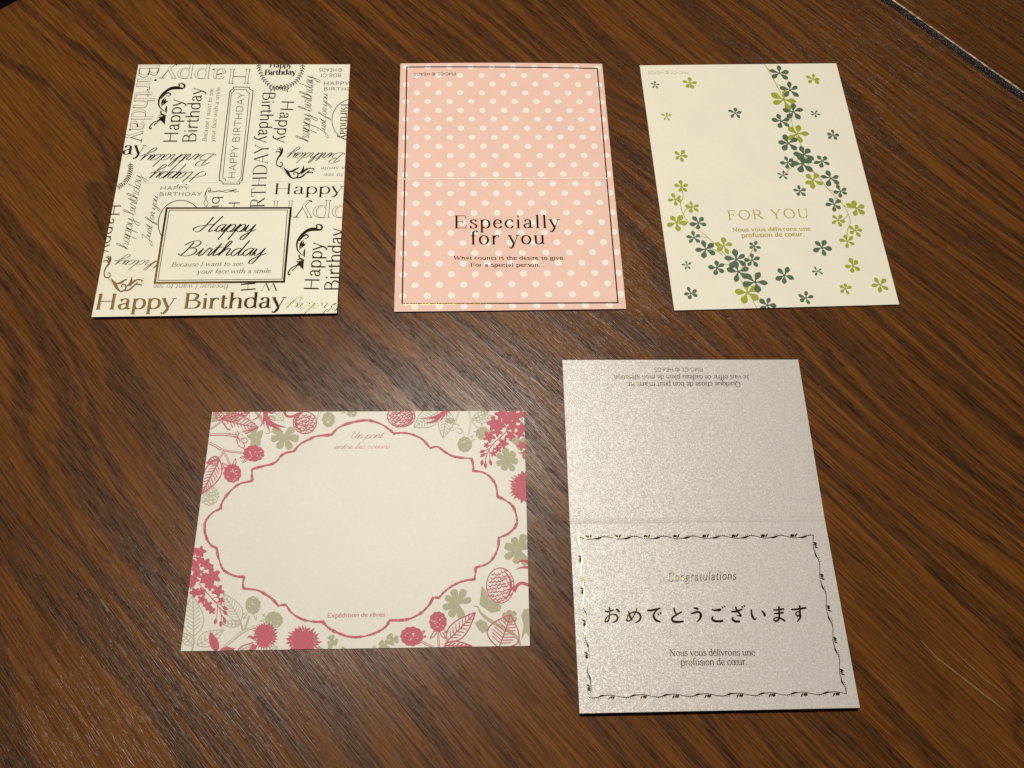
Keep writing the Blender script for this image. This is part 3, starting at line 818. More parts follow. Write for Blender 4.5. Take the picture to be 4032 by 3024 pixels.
panel = Print(A, VA2, 6)                          # the framed greeting printed over the pattern
panel.fill([(655, 267), (1690, 264), (1636, 891), (562, 901)])
po = panel.build('greeting_panel', M_cream)
pr = Print(A, VA2, 8, True)
pr.line([(662, 273), (1681, 271), (1628, 884), (570, 894)], 17, True); pr.line([(683, 291), (1653, 289), (1612, 863), (595, 874)], 6, True)
fo = pr.build('double_frame', M_foil)
PEN2 = dict(font=SCRIPT, thick=3.3, thin=1.6, slant=.42, power=1.6)
wa(VA2, 'Happy', (868, 470), (1385, 470), (868, 340), layer=8, ref=84, **PEN2)
wa(VA2, 'Birthday', (745, 672), (1470, 668), (745, 548), layer=8, ref=80, **PEN2)
wa(VA2, 'Because I want to see', (706, 760), (1282, 752), (706, 724), layer=8, thick=4.2, thin=1.4, slant=.25, serif=3)
wa(VA2, 'your face with a smile.', (915, 818), (1524, 812), (915, 793), ref=45, layer=8, thick=4.2, thin=1.4, slant=.25, serif=3)

# ---------------------------------------------------------------- pink polka-dot card (far middle)
VB = (1530, 230, 0.615)
B = Card('greeting_card', 'pink greeting card with white polka dots and a thin dark foil border',
         (-15.4206, 296.5798, 0.1223, 129.6902, 178.3235), 0.6, M_pink, 0.32, 0.05, 0.55, fold=(1980, 704), crease=0.05, bow=0.5)
pr = Print(B, VB, 5); pr.crease_line(.27); pr.build('fold_line', M_foldpink)
pr = Print(B, VB, 0)
q0, q1, q2 = pr.map((182, 112)), pr.map((1276, 115)), pr.map((170, 1455))
ex = ((q1[0] - q0[0]) / 8, (q1[1] - q0[1]) / 8); ey = ((q2[0] - q0[0]) / 22, (q2[1] - q0[1]) / 22)
R = math.hypot(*ex) * .15
for j in range(-1, 26):
    for i in range(-1, 10):
        f_ = i + (0 if j % 2 == 0 else -.5)
        c = (q0[0] + ex[0] * f_ + ey[0] * j, q0[1] + ex[1] * f_ + ey[1] * j)
        if j < 25 and -B.w / 2 + R * .6 < c[0] < B.w / 2 - R * .6:
            pr.n += 1
            pr.poly([(c[0] + R * math.cos(a * .3927), c[1] + R * math.sin(a * .3927), 0) for a in range(16)])
pr.build('polka_dots', M_white)
pr = Print(B, VB, 3, True)
pr.line([(117, 56), (1336, 65), (1467, 1568), (88, 1576)], 7.5, True); pr.build('foil_border', M_foil)
def wb(s, p0, p1, pt, **kw): return write(B, VB, s, p0, p1, pt, M_foil, raised=True, layer=4, **kw)
wb('Especially', (424, 1089), (1100, 1086), (424, 1008), thick=4.6, thin=1.5, serif=7, spacing=7)
wb('for you', (527, 1193), (998, 1190), (527, 1106), ref=70, thick=4.6, thin=1.5, serif=7, spacing=7)
wb('What counts is the desire to give.', (418, 1291), (1124, 1291), (418, 1268), thick=7.2, thin=3.2, serif=6, spacing=3)
wb('For a special person...', (527, 1337), (990, 1336), (527, 1313), thick=7.2, thin=3.2, serif=6, spacing=3)
wb('FMG-C5  © HEADS', (428, 94), (164, 95), (428, 110), thick=4.6, thin=3.6, serif=0)

# ---------------------------------------------------------------- cream card with green vines (far right)
VC1, VC2 = (2500, 230, 0.4792), (2500, 690, 0.4792)
Cc = Card('greeting_card', 'cream greeting card printed with green five-petalled flowers on trailing vines',
          (139.1908, 315.3305, 0.138, 130.1917, 178.3552), 0.5, M_cream2, 0.34, 0.05, 0.4, fold=(3000, 705), crease=0.03)
pr = Print(Cc, VC1, 1)
for L in ([(1060, 45), (1110, 120), (1190, 270), (1245, 380), (1275, 470), (1310, 600), (1385, 755), (1430, 880), (1500, 965), (1600, 1090), (1690, 1180), (1745, 1265), (1768, 1350), (1745, 1410), (1740, 1490)],
          [(1090, 85), (1120, 100), (1150, 108)], [(1165, 210), (1205, 232), (1240, 245)], [(1440, 850), (1490, 866), (1530, 855)],
          [(1228, 952), (1300, 880), (1360, 808)], [(1450, 900), (1475, 950), (1530, 970)]): pr.curve(L, 6.2)
pr.view = VC2
for L in ([(1595, 118), (1625, 130), (1680, 132)], [(1652, 218), (1658, 200), (1640, 185)], [(1690, 375), (1725, 355), (1750, 322)], [(1715, 248), (1750, 268), (1810, 272)], [(1742, 460), (1760, 430), (1800, 455)]): pr.curve(L, 6.2)
pr.build('vine', M_vine)
pr = Print(Cc, VC2, 1)
for L in ([(380, 100), (396, 170), (376, 240), (398, 325), (450, 400), (540, 465), (660, 570), (742, 660), (800, 765), (860, 855), (930, 965), (1000, 1100)],
          [(335, 205), (360, 215), (376, 240)], [(400, 318), (420, 282), (462, 266)], [(350, 385), (395, 378), (435, 390)], [(512, 445), (508, 420), (518, 395)], [(500, 512), (545, 508), (605, 518)],
          [(978, 590), (930, 680), (860, 795)], [(670, 770), (715, 736), (780, 736)], [(600, 605), (660, 618), (720, 660)]): pr.curve(L, 6.2)
pr.build('vine', M_vine)
FL = [(VC1, 1187, 122, 80, 'd', 12), (VC1, 1463, 170, 58, 'l', 8), (VC1, 452, 202, 60, 'l', 10), (VC1, 163, 218, 42, 'd', 88), (VC1, 260, 478, 46, 'l', 14), (VC1, 822, 450, 56, 'd', 78),
      (VC1, 1275, 262, 82, 'd', 95), (VC1, 1222, 340, 112, 'l', 350), (VC1, 1300, 438, 84, 'd', 12), (VC1, 1200, 515, 76, 'd', 100), (VC1, 1480, 455, 42, 'd', 130), (VC1, 1335, 620, 94, 'l', 66),
      (VC1, 1628, 630, 56, 'd', 80), (VC1, 1262, 698, 90, 'd', 98), (VC1, 1388, 790, 86, 'd', 30), (VC1, 378, 800, 60, 'l', 62), (VC1, 1255, 858, 62, 'd', 105), (VC1, 1375, 868, 98, 'd', 28),
      (VC1, 1537, 845, 68, 'd', 112), (VC1, 1218, 960, 50, 'd', 85), (VC1, 1465, 1000, 80, 'l', 48), (VC1, 1607, 985, 80, 'd', 98), (VC1, 380, 1052, 62, 'l', 92),
      (VC2, 1355, 132, 56, 'd', 88), (VC2, 1688, 132, 62, 'd', 108), (VC2, 330, 200, 60, 'l', 112), (VC2, 470, 262, 60, 'l', 95), (VC2, 1635, 240, 72, 'd', 110), (VC2, 1818, 272, 82, 'l', 88),
      (VC2, 340, 392, 84, 'l', 130), (VC2, 522, 392, 72, 'd', 52), (VC2, 1668, 372, 62, 'l', 60), (VC2, 487, 515, 62, 'd', 92), (VC2, 1808, 455, 62, 'l', 68), (VC2, 1743, 545, 66, 'l', 30),
      (VC2, 728, 582, 80, 'l', 80), (VC2, 580, 612, 84, 'd', 100), (VC2, 980, 585, 52, 'd', 62), (VC2, 1535, 598, 82, 'd', 66), (VC2, 832, 695, 92, 'd', 98), (VC2, 960, 700, 68, 'd', 20),
      (VC2, 672, 765, 74, 'd', 98), (VC2, 848, 795, 100, 'd', 25), (VC2, 1788, 748, 70, 'l', 110), (VC2, 427, 742, 46, 'd', 94), (VC2, 1225, 825, 84, 'd', 52), (VC2, 1497, 792, 46, 'd', 102),
      (VC2, 985, 882, 102, 'd', 56), (VC2, 457, 975, 60, 'd', 110), (VC2, 922, 970, 112, 'l', 100), (VC2, 2012, 902, 70, 'l', 108), (VC2, 1727, 938, 54, 'l', 80), (VC2, 1403, 1012, 62, 'd', 78), (VC2, 1085, 1072, 80, 'd', 62)]
rg = random.Random(11)
for view, x, y, r, col, rot in FL:
    pr = Print(Cc, view, 3 if col == 'd' else 2)
    cx, cy = pr.map((x, y)); R = pr.mm((x, y), r) * 1.02
    thin_ = .72 if r < 52 else 1.0
    for k in range(5):
        a = math.radians(rot + k * 72 + rg.uniform(-11, 11)); L = R * rg.uniform(.88, 1.08); w = R * .26 * rg.uniform(.85, 1.12) * thin_
        c, s = math.cos(a), math.sin(a); bend = rg.uniform(-.07, .07) * R
        prof = [(0, .05), (.2, .22), (.38, .55), (.55, .9), (.7, 1), (.84, .80), (.95, .38), (1, .05)]
        pr.strip([(cx + c * L * t - s * bend * math.sin(t * 3.1), cy + s * L * t + c * bend * math.sin(t * 3.1), w * q) for t, q in prof])
    pr.n += 1
    pr.poly([(cx + R * .13 * math.cos(i * .785), cy + R * .13 * math.sin(i * .785), 0) for i in range(8)])
    pr.build('flower', M_darkgreen if col == 'd' else M_lightgreen, 'dark green flower' if col == 'd' else 'lime green flower')
def wc(view, s, p0, p1, pt, mat=M_olive, **kw): return write(Cc, view, s, p0, p1, pt, mat, layer=2, **kw)
wc(VC2, 'FOR YOU', (770, 366), (1430, 350), (772, 292), thick=4.3, thin=1.9, serif=7, spacing=8)
wc(VC2, 'Nous vous délivrons une', (803, 465), (1440, 455), (803, 434), thick=7.8, thin=3.8, serif=6, spacing=3)
wc(VC2, 'profusion de coeur.', (878, 513), (1387, 501), (878, 490), ref=45, thick=7.8, thin=3.8, serif=6, spacing=3)
wc(VC1, 'FMG-C7  © HEADS', (436, 106), (106, 108), (436, 128), M_greyprint, **SANS)
# ---------------------------------------------------------------- floral card (near left)
k_ = 710 / 2212
D1, D2, D3, D4 = (690, 1580, k_), (1400, 1580, k_), (690, 2060, k_), (1400, 2060, k_)
SRC = (0, 0, 1.0)
D = Card('message_card', 'cream card with crimson and sage flowers round a scalloped crimson frame',
         (-67.1133, 81.6422, 0.1066, 163.3418, 119.002), 0.35, M_washi, 0.28, 0.0, 0.05)
red, sage, sline, spec = Print(D, D1, 3), Print(D, D1, 1), Print(D, D1, 1), Print(D, D1, 5)
def motif(names=('sage_flowers', 'sage_leaves', 'crimson_flowers', 'bare_flecks')):
    """lay down what was drawn so far as parts of the card and start afresh"""
    global red, sage, sline, spec
    for pr_, nm, mt_ in zip((sage, sline, red, spec), names, (M_sage, M_sageline, M_red, M_washi)): pr_.build(nm, mt_)
    red, sage, sline, spec = Print(D, D1, 3), Print(D, D1, 1), Print(D, D1, 1), Print(D, D1, 5)
rg = random.Random(21)
def at(*prs_view):
    *prs, v = prs_view
    for p in prs: p.view = v
def frame(view, pts):
    red.view = view; spec.view = view
    q = spline(pts, 4)
    red.brush([(x, y, 29 + 5 * math.sin(i * .9) + rg.uniform(-10, 7)) for i, (x, y) in enumerate(q)], smooth=False)
    for i in range(2, len(q) - 1, 2):
        if rg.random() < .5:
            x, y = q[i]; x += rg.uniform(-7, 7); y += rg.uniform(-7, 7)
            spec.curve([(x, y), (x + rg.uniform(-9, 9), y + rg.uniform(-8, 8))], 7, 1)
for v, segs in ((D1, ([(362, 1625), (366, 1500), (400, 1430), (470, 1360), (560, 1318)], [(556, 1330), (572, 1250), (620, 1170), (700, 1080), (800, 1010), (948, 978)], [(945, 985), (942, 910), (943, 835)], [(935, 835), (1060, 800), (1190, 770), (1260, 720), (1330, 645), (1465, 610)], [(1455, 615), (1530, 530), (1640, 470), (1740, 428), (1925, 412)], [(1915, 415), (1990, 335), (2100, 280), (2225, 248)])),
                (D2, ([(0, 250), (120, 234), (200, 243), (320, 285), (420, 350), (465, 400)], [(455, 398), (560, 388), (680, 403), (800, 455), (860, 510), (920, 578)], [(912, 574), (1000, 558), (1060, 595), (1150, 655), (1250, 688), (1425, 702)], [(1420, 695), (1440, 770), (1446, 858)], [(1440, 855), (1560, 872), (1650, 930), (1720, 1030), (1742, 1175)], [(1736, 1168), (1830, 1210), (1930, 1290), (1975, 1420), (1970, 1530), (1872, 1625)])),
                (D4, ([(1976, -5), (1935, 75), (1860, 138), (1752, 180)], [(1756, 172), (1750, 290), (1705, 400), (1620, 495), (1468, 547)], [(1472, 540), (1470, 620), (1455, 695)], [(1465, 688), (1330, 708), (1200, 762), (1090, 842), (1020, 920)], [(1028, 918), (985, 912), (942, 918)], [(952, 910), (905, 1000), (820, 1088), (720, 1150), (600, 1188), (415, 1192)], [(422, 1186), (370, 1270), (260, 1340), (120, 1385), (0, 1400)])),
                (D3, ([(2212, 1400), (2100, 1385), (1960, 1330), (1880, 1285), (1802, 1200)], [(1810, 1210), (1700, 1208), (1560, 1180), (1440, 1110), (1390, 1050), (1355, 995)], [(1365, 1000), (1310, 1005), (1255, 1012)], [(1262, 1012), (1200, 940), (1100, 868), (1000, 822), (832, 800)], [(838, 805), (832, 735), (850, 655)], [(856, 660), (730, 648), (600, 580), (550, 480), (520, 380), (512, 305)], [(518, 312), (440, 270), (388, 190), (364, 90), (362, -5)]))):
    for s in segs: frame(v, s)
motif(('', '', 'scalloped_frame', 'bare_flecks'))

def berry(pr, x, y, rx, ry, bumps=11, specks=9, light=True):
    pts = []
    for i in range(bumps * 6):
        a = 6.2832 * i / (bumps * 6); q = 1 + .09 * abs(math.sin(a * bumps / 2)) - .05 + rg.uniform(-.012, .012)
        pts.append((x + rx * q * math.cos(a), y + ry * q * math.sin(a)))
    pr.fill(pts)
    if light:
        spec.view = pr.view
        for _ in range(specks):
            a, q = rg.uniform(0, 6.28), rg.uniform(.15, .8)
            u, v = x + rx * q * math.cos(a), y + ry * q * math.sin(a)
            t = rg.uniform(0, 6.28); l = rg.uniform(8, 22)
            spec.brush([(u, v, 2), (u + l * math.cos(t), v + l * math.sin(t), rg.uniform(6, 11)), (u + 1.8 * l * math.cos(t + .3), v + 1.8 * l * math.sin(t + .3), 2)], 2)
def outleaf(pr, b_, t, wid, w=9, veins=6, skew=.5):
    """leaf drawn as outline, midrib and veins; b_ base, t tip"""
    dx, dy = t[0] - b_[0], t[1] - b_[1]; L = math.hypot(dx, dy); dx, dy = dx / L, dy / L; nx, ny = -dy, dx
    w *= 1.3
    P = lambda s, q: (b_[0] + dx * L * s + nx * q, b_[1] + dy * L * s + ny * q)
    H = wid / 2
    for sg in (1, -1):
        pr.curve([P(0, 0), P(.13, sg * H * .62), P(.33, sg * H), P(.58, sg * H * .86), P(.82, sg * H * .42), P(1, 0)], w)
        for i in range(veins):
            s = .14 + .72 * i / veins
            h = H * (.86 - .75 * abs(s - .32))
            pr.curve([P(s, 0), P(s + .07, sg * h * .5), P(s + .12, sg * h * .86)], w * .75, 3)
    pr.curve([P(0, 0), P(.5, wid * .02), P(.97, 0)], w * .95)
def lobed(pr, x, y, r, n=7, rot=0., depth=.55, sq=1.0, gaps=()):
    for k in range(n):
        if k in gaps: continue
        a = rot + 6.2832 * k / n; c, s = math.cos(a), math.sin(a)
        L = r * rg.uniform(.86, 1.06); w = r * .52 * rg.uniform(.85, 1.15) * 7 / n
        pr.brush([(x + c * L * t, y + s * L * t * sq, w * q) for t, q in ((0, .35), (.25, .5), (.5, .85), (.75, 1.05), (.92, .9), (1.0, .45))], 3)
def thistle(pr, x, y, r, sq=1.0):
    pts = []; n = 27
    for i in range(n):
        a = 6.2832 * i / n + rg.uniform(-.05, .05)
        q = r * rg.uniform(.98, 1.18); pts.append((x + q * math.cos(a), y + q * sq * math.sin(a)))
        a += 6.2832 / n * .62; q = r * rg.uniform(.78, .88); pts.append((x + q * math.cos(a), y + q * sq * math.sin(a)))
    pr.fill(pts)
    spec.view = pr.view
    for _ in range(16):
        a, q = rg.uniform(0, 6.28), r * rg.uniform(.62, .86)
        spec.brush([(x + q * math.cos(a), y + q * sq * math.sin(a), 1.5), (x + q * 1.12 * math.cos(a), y + q * 1.12 * sq * math.sin(a), 6), (x + q * 1.25 * math.cos(a + .03), y + q * 1.25 * sq * math.sin(a + .03), 2)], 2)
def cone(pr, x, y, rx, ry, w=11, side=1, full=True):
    pr.curve([(x + rx * math.cos(a), y + ry * math.sin(a)) for a in [i * .4 for i in range(17)]], w)
    if full:
        pr.brush([(x + side * rx * .78 * math.cos(a), y + ry * .86 * math.sin(a), 34 - 22 * abs(a)) for a in (-1.1, -.6, -.2, .2, .6, 1.1)])
    for j in range(-4, 5):
        half = rx * math.sqrt(max(0, 1 - (j * .2) ** 2)) * .93
        n = max(1, int(half / 44))
        for i in range(-n, n + 1):
            t = i / (n + .5)
            xx = x + half * t + (14 if j % 2 else -10) + rg.uniform(-8, 8)
            yy = y + ry * j * .2 - side * ry * .16 * t + ry * .10 * (1 - t * t) + rg.uniform(-7, 7)
            ww = half / (n + .5) * rg.uniform(.58, .8); up = 26 * rg.uniform(.8, 1.3); tl = rg.uniform(-8, 8) - side * 8 * t
            if (xx - x) ** 2 / rx ** 2 + (yy - y) ** 2 / ry ** 2 > .95: continue
            pr.brush([(xx - ww, yy - up * .5 + tl, 3), (xx - ww * .5, yy + up * .3, w * .9), (xx + ww * .3, yy + up * .4, w * 1.25), (xx + ww, yy - up * .5 - tl, 3)], 3)
def star(pr, x, y, r):
    pts = []; n = 5; r0 = rg.uniform(0, 6)
    for i in range(n * 6):
        a = 6.2832 * i / (n * 6) + r0; q = r * (.80 + .24 * math.cos(n * (a - r0)) + rg.uniform(-.05, .05)); pts.append((x + q * math.cos(a), y + q * math.sin(a)))
    pr.fill(pts)
def wisteria(v, blobs, stem, buds, links):
    at(red, v)
    for x, y, r in blobs: star(red, x, y, r * 1.17)
    red.curve(stem, 11)
    for x, y, a in buds:
        c, s = math.cos(a), math.sin(a)
        red.brush([(x - c * 38, y - s * 38, 6), (x - c * 12, y - s * 12, 34), (x + c * 16, y + s * 16, 38), (x + c * 42, y + s * 42, 6)], 3)
    for L in links: red.curve(L, 8)

# far left corner
at(red, sage, sline, D1)
sage.fill([(462, 128), (500, 126), (522, 190), (512, 250), (444, 262)])
lobed(sage, 1335, 428, 175, 7, .2, gaps=(5,)); lobed(sage, 975, 400, 98, 3, -1.9); sage.fill([(930, 470), (1050, 440), (1048, 540), (918, 548)])
sage.brush([(1100, 390, 6), (1140, 395, 10), (1180, 370, 8)]); lobed(sage, 690, 160, 90, 4, .6); sage.brush([(980, 130, 26), (1040, 190, 44), (1075, 260, 20)])
sage.brush([(1150, 180, 22), (1215, 200, 30), (1230, 215, 8)])
outleaf(sline, (1200, 120), (1330, 240), 130, 7, 4); outleaf(sline, (850, 225), (900, 110), 90, 7, 3)
sline.curve([(1760, 125), (1750, 170), (1735, 225)], 9); sline.curve([(1790, 120), (1770, 180), (1745, 215)], 6)
cone(sline, 420, 1160, 108, 115, 9, 1, False)
berry(sage, 1880, 225, 78, 92, 9, 7); berry(sage, 2170, 150, 62, 42, 8, 4); sage.curve([(2040, 150), (2075, 140), (2100, 145)], 8)
outleaf(red, (585, 232), (498, 118), 100, 11, 4); outleaf(red, (600, 215), (930, 120), 130, 11, 6); outleaf(red, (568, 225), (1020, 325), 215, 11, 8)
red.curve([(1020, 325), (930, 370), (860, 405)], 10)
for L, w in (([(430, 345), (500, 295), (580, 238)], 24), ([(425, 412), (560, 408), (745, 422)], 30), ([(415, 512), (480, 540), (560, 590)], 30), ([(560, 590), (680, 618), (832, 632)], 22), ([(572, 600), (635, 690), (672, 778)], 24), ([(570, 600), (572, 650), (540, 705)], 18)):
    red.curve(L, w)
    spec.view = D1; spec.curve(L, w * .38)
for a in range(7): red.brush([(775, 440, 14), (775 + 45 * math.cos(a * .9 + .4), 440 + 45 * math.sin(a * .9 + .4), 12), (775 + 68 * math.cos(a * .9 + .4), 440 + 68 * math.sin(a * .9 + .4), 3)], 3)
for c_ in ((800, 430, 26, 30), (735, 350, 34, 40), (800, 350, 30, 38), (665, 310, 28, 32), (690, 375, 26, 22)):
    spec.fill([(c_[0] + c_[2] * math.cos(i * .6), c_[1] + c_[3] * math.sin(i * .6)) for i in range(10)])
for L in ([(760, 480), (775, 540), (835, 575), (850, 540), (820, 500), (800, 475)], [(810, 470), (860, 450), (882, 480), (865, 510), (830, 510)], [(835, 570), (845, 590), (850, 600)], [(700, 390), (640, 400), (610, 395)], [(610, 270), (620, 320), (650, 350), (690, 360)], [(860, 390), (900, 380), (950, 355)]): red.curve(L, 10)
berry(red, 965, 640, 128, 98); berry(red, 702, 885, 108, 112)
for L in ([(860, 670), (800, 690), (815, 700), (860, 690)], [(870, 700), (830, 745), (860, 740), (885, 715)], [(680, 790), (620, 780), (580, 760), (600, 810), (640, 810)], [(700, 780), (720, 740), (742, 705), (745, 760), (725, 790)], [(620, 815), (570, 825), (555, 830)]): red.curve(L, 10)
outleaf(red, (545, 700), (385, 760), 90, 11, 4); outleaf(red, (545, 720), (330, 1135), 200, 11, 8)
for L, w in (([(1105, 120), (1112, 200), (1150, 270), (1230, 320), (1322, 378)], (58, 56, 44, 30, 6)), ([(1130, 230), (1200, 275), (1280, 305), (1362, 322)], (40, 34, 24, 4)), ([(1120, 230), (1135, 310), (1164, 378)], (34, 24, 4)), ([(1095, 180), (1085, 250), (1095, 318)], (30, 20, 4)), ([(1052, 130), (1015, 195), (935, 238)], (8, 16, 5)), ([(1130, 190), (1180, 225), (1230, 238)], (24, 12, 3)), ([(1140, 130), (1190, 145), (1215, 128)], (26, 18, 4)), ([(1070, 250), (1060, 290), (1035, 312)], (14, 12, 3))):
    red.brush([(x, y, ww) for (x, y), ww in zip(L, w)])
red.brush([(1335, 120, 30), (1360, 175, 30), (1420, 190, 30), (1500, 165, 34), (1545, 140, 40)])
cone(red, 1590, 262, 142, 135, 12, -1)

# far right corner
motif()
at(red, sage, sline, D2)
outleaf(sline, (1010, 130), (715, 322), 220, 8, 7); outleaf(sline, (1130, 120), (1072, 452), 190, 8, 7); outleaf(sline, (1430, 225), (1640, 120), 80, 8, 4); outleaf(sline, (1470, 235), (1720, 190), 100, 8, 5)
for L in ([(1390, 120), (1412, 230), (1385, 420)], [(1420, 240), (1470, 300), (1525, 345)], [(1400, 225), (1480, 232), (1560, 215)], [(1270, 130), (1240, 200), (1215, 290)]): sline.curve(L, 20); spec.view = D2; spec.curve(L, 8)
berry(sage, 1340, 530, 88, 95, 9, 8); berry(sage, 1560, 395, 88, 78, 8, 5); berry(sage, 1160, 240, 60, 34, 7, 3)
for L in ([(1180, 290), (1230, 280), (1280, 300)], [(1200, 310), (1150, 340), (1190, 360), (1230, 340)], [(1240, 330), (1300, 350), (1290, 400), (1240, 370)], [(1290, 330), (1320, 380), (1330, 410)], [(1400, 440), (1440, 420), (1420, 460)], [(1420, 480), (1465, 465), (1430, 500)], [(1500, 370), (1450, 375), (1510, 395)], [(1540, 330), (1545, 275), (1575, 320)]): sline.curve(L, 9)
lobed(sage, 1855, 725, 148, 7, -1.7); sage.brush([(1990, 630, 10), (2030, 640, 26), (2085, 645, 34)]); sage.fill([(1880, 470), (1960, 440), (2010, 470), (2080, 440), (2080, 560), (2000, 600), (1960, 540)])
cone(red, 560, 185, 170, 130, 12, 1)
for L, w in (([(1110, 118), (1050, 160), (960, 200), (800, 212)], (46, 48, 34, 5)), ([(1060, 150), (1000, 220), (940, 255), (848, 270)], (44, 44, 28, 5)), ([(1100, 130), (1075, 190), (1028, 250)], (30, 22, 4)), ([(1115, 120), (1120, 155), (1125, 185)], (24, 18, 3)), ([(1140, 118), (1160, 150), (1185, 172)], (20, 12, 3))):
    red.brush([(x, y, ww) for (x, y), ww in zip(L, w)])
wisteria(D2, [(1790, 165, 72), (1925, 150, 66), (2035, 160, 50), (1700, 275, 82), (1790, 290, 56), (1860, 225, 58), (1962, 215, 62), (1925, 305, 70), (2045, 320, 55), (1742, 372, 58), (1640, 435, 68), (1900, 420, 60), (2015, 395, 58), (1812, 515, 60), (1745, 588, 46), (1608, 540, 34), (1690, 640, 38), (2040, 545, 55), (2070, 640, 36), (2068, 690, 22)],
         [(1870, 345), (1780, 440), (1700, 510), (1640, 590), (1600, 690), (1592, 750)],
         [(1560, 615, 2.8), (1562, 660, 2.5), (1552, 752, 1.75), (1594, 782, 1.57), (1655, 752, 1.3)],
         [[(1700, 510), (1660, 540), (1620, 545)], [(1650, 580), (1600, 600), (1570, 612)], [(1640, 600), (1645, 680), (1655, 735)], [(1610, 640), (1590, 650), (1570, 658)], [(1700, 510), (1695, 580), (1690, 630)], [(1780, 440), (1780, 500), (1790, 520)], [(2010, 250), (2050, 220), (2070, 130)]])
thistle(red, 2095, 1052, 205, .95)

# near left corner
motif()
at(red, sage, sline, D3)
outleaf(sline, (228, 1385), (212, 880), 255, 10, 8); outleaf(sline, (805, 1200), (590, 862), 190, 9, 7); outleaf(sline, (268, 1495), (592, 1310), 175, 9, 5); outleaf(sline, (798, 1242), (535, 1225), 78, 9, 4); outleaf(sline, (222, 1500), (60, 1340), 120, 9, 4)
for L, w in (([(228, 1380), (230, 1470), (205, 1570)], 20), ([(610, 1515), (720, 1420), (835, 1332), (985, 1268)], 36), ([(830, 1335), (815, 1260), (785, 1170)], 22), ([(848, 1322), (880, 1230), (910, 1135)], 26)):
    sline.curve(L, w); spec.view = D3; spec.curve(L[:], w * .35) if w > 30 else None
berry(sage, 955, 1005, 92, 108, 10, 8); berry(sage, 1212, 1188, 108, 102, 10, 10)
for L in ([(880, 1100), (820, 1110), (860, 1125)], [(890, 1110), (835, 1170), (880, 1160)], [(960, 1120), (990, 1190), (995, 1130)], [(1100, 1150), (1070, 1120), (1110, 1130)], [(1110, 1180), (1045, 1200), (1090, 1205)]): sline.curve(L, 10)
lobed(sage, 1925, 1450, 70, 3, -1.8); sage.fill([(1880, 1450), (1960, 1450), (1920, 1545), (1868, 1545)]); sage.fill([(2025, 1500), (2110, 1545), (2050, 1548)]); sage.fill([(1760, 1500), (1830, 1545), (1740, 1548)])
outleaf(sline, (800, 1560), (960, 1490), 80, 9, 3); outleaf(sline, (1160, 1560), (1260, 1510), 60, 8, 2)
wisteria(D3, [(310, 348, 62), (245, 345, 46), (300, 445, 48), (245, 510, 62), (375, 500, 66), (430, 545, 46), (270, 600, 62), (228, 690, 62), (355, 650, 48), (465, 650, 88), (362, 690, 62), (430, 765, 60), (525, 830, 70), (240, 848, 58), (322, 842, 48), (562, 950, 40), (332, 940, 54), (400, 1010, 55), (450, 1070, 44), (190, 760, 40)],
         [(290, 740), (370, 830), (455, 930), (535, 1030), (575, 1150)],
         [(610, 1040, .5), (612, 1095, .9), (605, 1185, 1.3), (495, 1202, 1.75), (562, 1232, 1.6)],
         [[(455, 930), (520, 980), (600, 1030)], [(520, 1010), (560, 1050), (600, 1090)], [(520, 1000), (515, 1100), (500, 1180)], [(570, 1120), (565, 1180), (562, 1210)], [(575, 1130), (590, 1160), (600, 1175)], [(220, 430), (280, 400), (310, 380)], [(370, 830), (350, 880), (340, 920)], [(300, 610), (340, 580), (360, 560)], [(455, 930), (500, 910), (550, 930)]])
red.fill([(430, 1325), (500, 1400), (540, 1480), (532, 1552), (475, 1560), (428, 1500), (416, 1420)], smooth=2)
red.fill([(545, 1560), (580, 1525), (640, 1515), (735, 1535), (715, 1562)])
thistle(red, 1102, 1382, 148, 1.12); red.brush([(880, 1412, 4), (920, 1390, 26), (970, 1420, 30)]); red.curve([(770, 1552), (840, 1500), (960, 1465)], 13); red.fill([(900, 1560), (950, 1480), (1010, 1500), (985, 1560)])
thistle(red, 1572, 1450, 200, .92)

# near right corner
motif()
at(red, sage, sline, D4)
lobed(sage, 2010, 330, 195, 8, .3, gaps=(0,)); lobed(sage, 1250, 985, 185, 8, -.3, gaps=(1,))
sage.fill([(1545, 765), (1600, 830), (1640, 930), (1790, 1010), (1772, 1080), (1660, 1098), (1560, 1030), (1520, 1000)])
sage.brush([(1450, 1015, 8), (1500, 1030, 16), (1530, 1090, 26), (1600, 1160, 40), (1740, 1250, 42), (1900, 1335, 40), (1990, 1420, 36), (2020, 1500, 30)])
sage.fill([(1460, 1225), (1530, 1180), (1610, 1220), (1640, 1310), (1560, 1350), (1510, 1310)]); sage.fill([(2125, 1045), (2060, 1060), (2030, 1140), (2060, 1250), (2030, 1440), (2090, 1340), (2128, 1400)])
lobed(sage, 1890, 1150, 95, 6, .4); lobed(sage, 350, 1500, 80, 4, -2.4); lobed(sage, 450, 1430, 75, 3, -2.2); sage.fill([(205, 1530), (225, 1495), (260, 1530)])
cone(red, 1775, 765, 168, 215, 12, 1)
red.brush([(1935, 830, 70), (1975, 775, 40), (2030, 735, 36), (2130, 760, 40)]); red.brush([(1980, 488, 4), (2040, 462, 26), (2130, 478, 36)]); red.brush([(1962, 572, 4), (2030, 545, 20), (2130, 542, 36)])
berry(red, 690, 1388, 138, 118); berry(red, 1012, 1210, 106, 125)
for L, w in (([(1008, 1335), (1016, 1420), (1022, 1520)], 26), ([(800, 1450), (860, 1480), (950, 1520)], 26), ([(1085, 1500), (1120, 1440), (1135, 1400)], 16)): red.curve(L, w); spec.view = D4; spec.curve(L, w * .35)
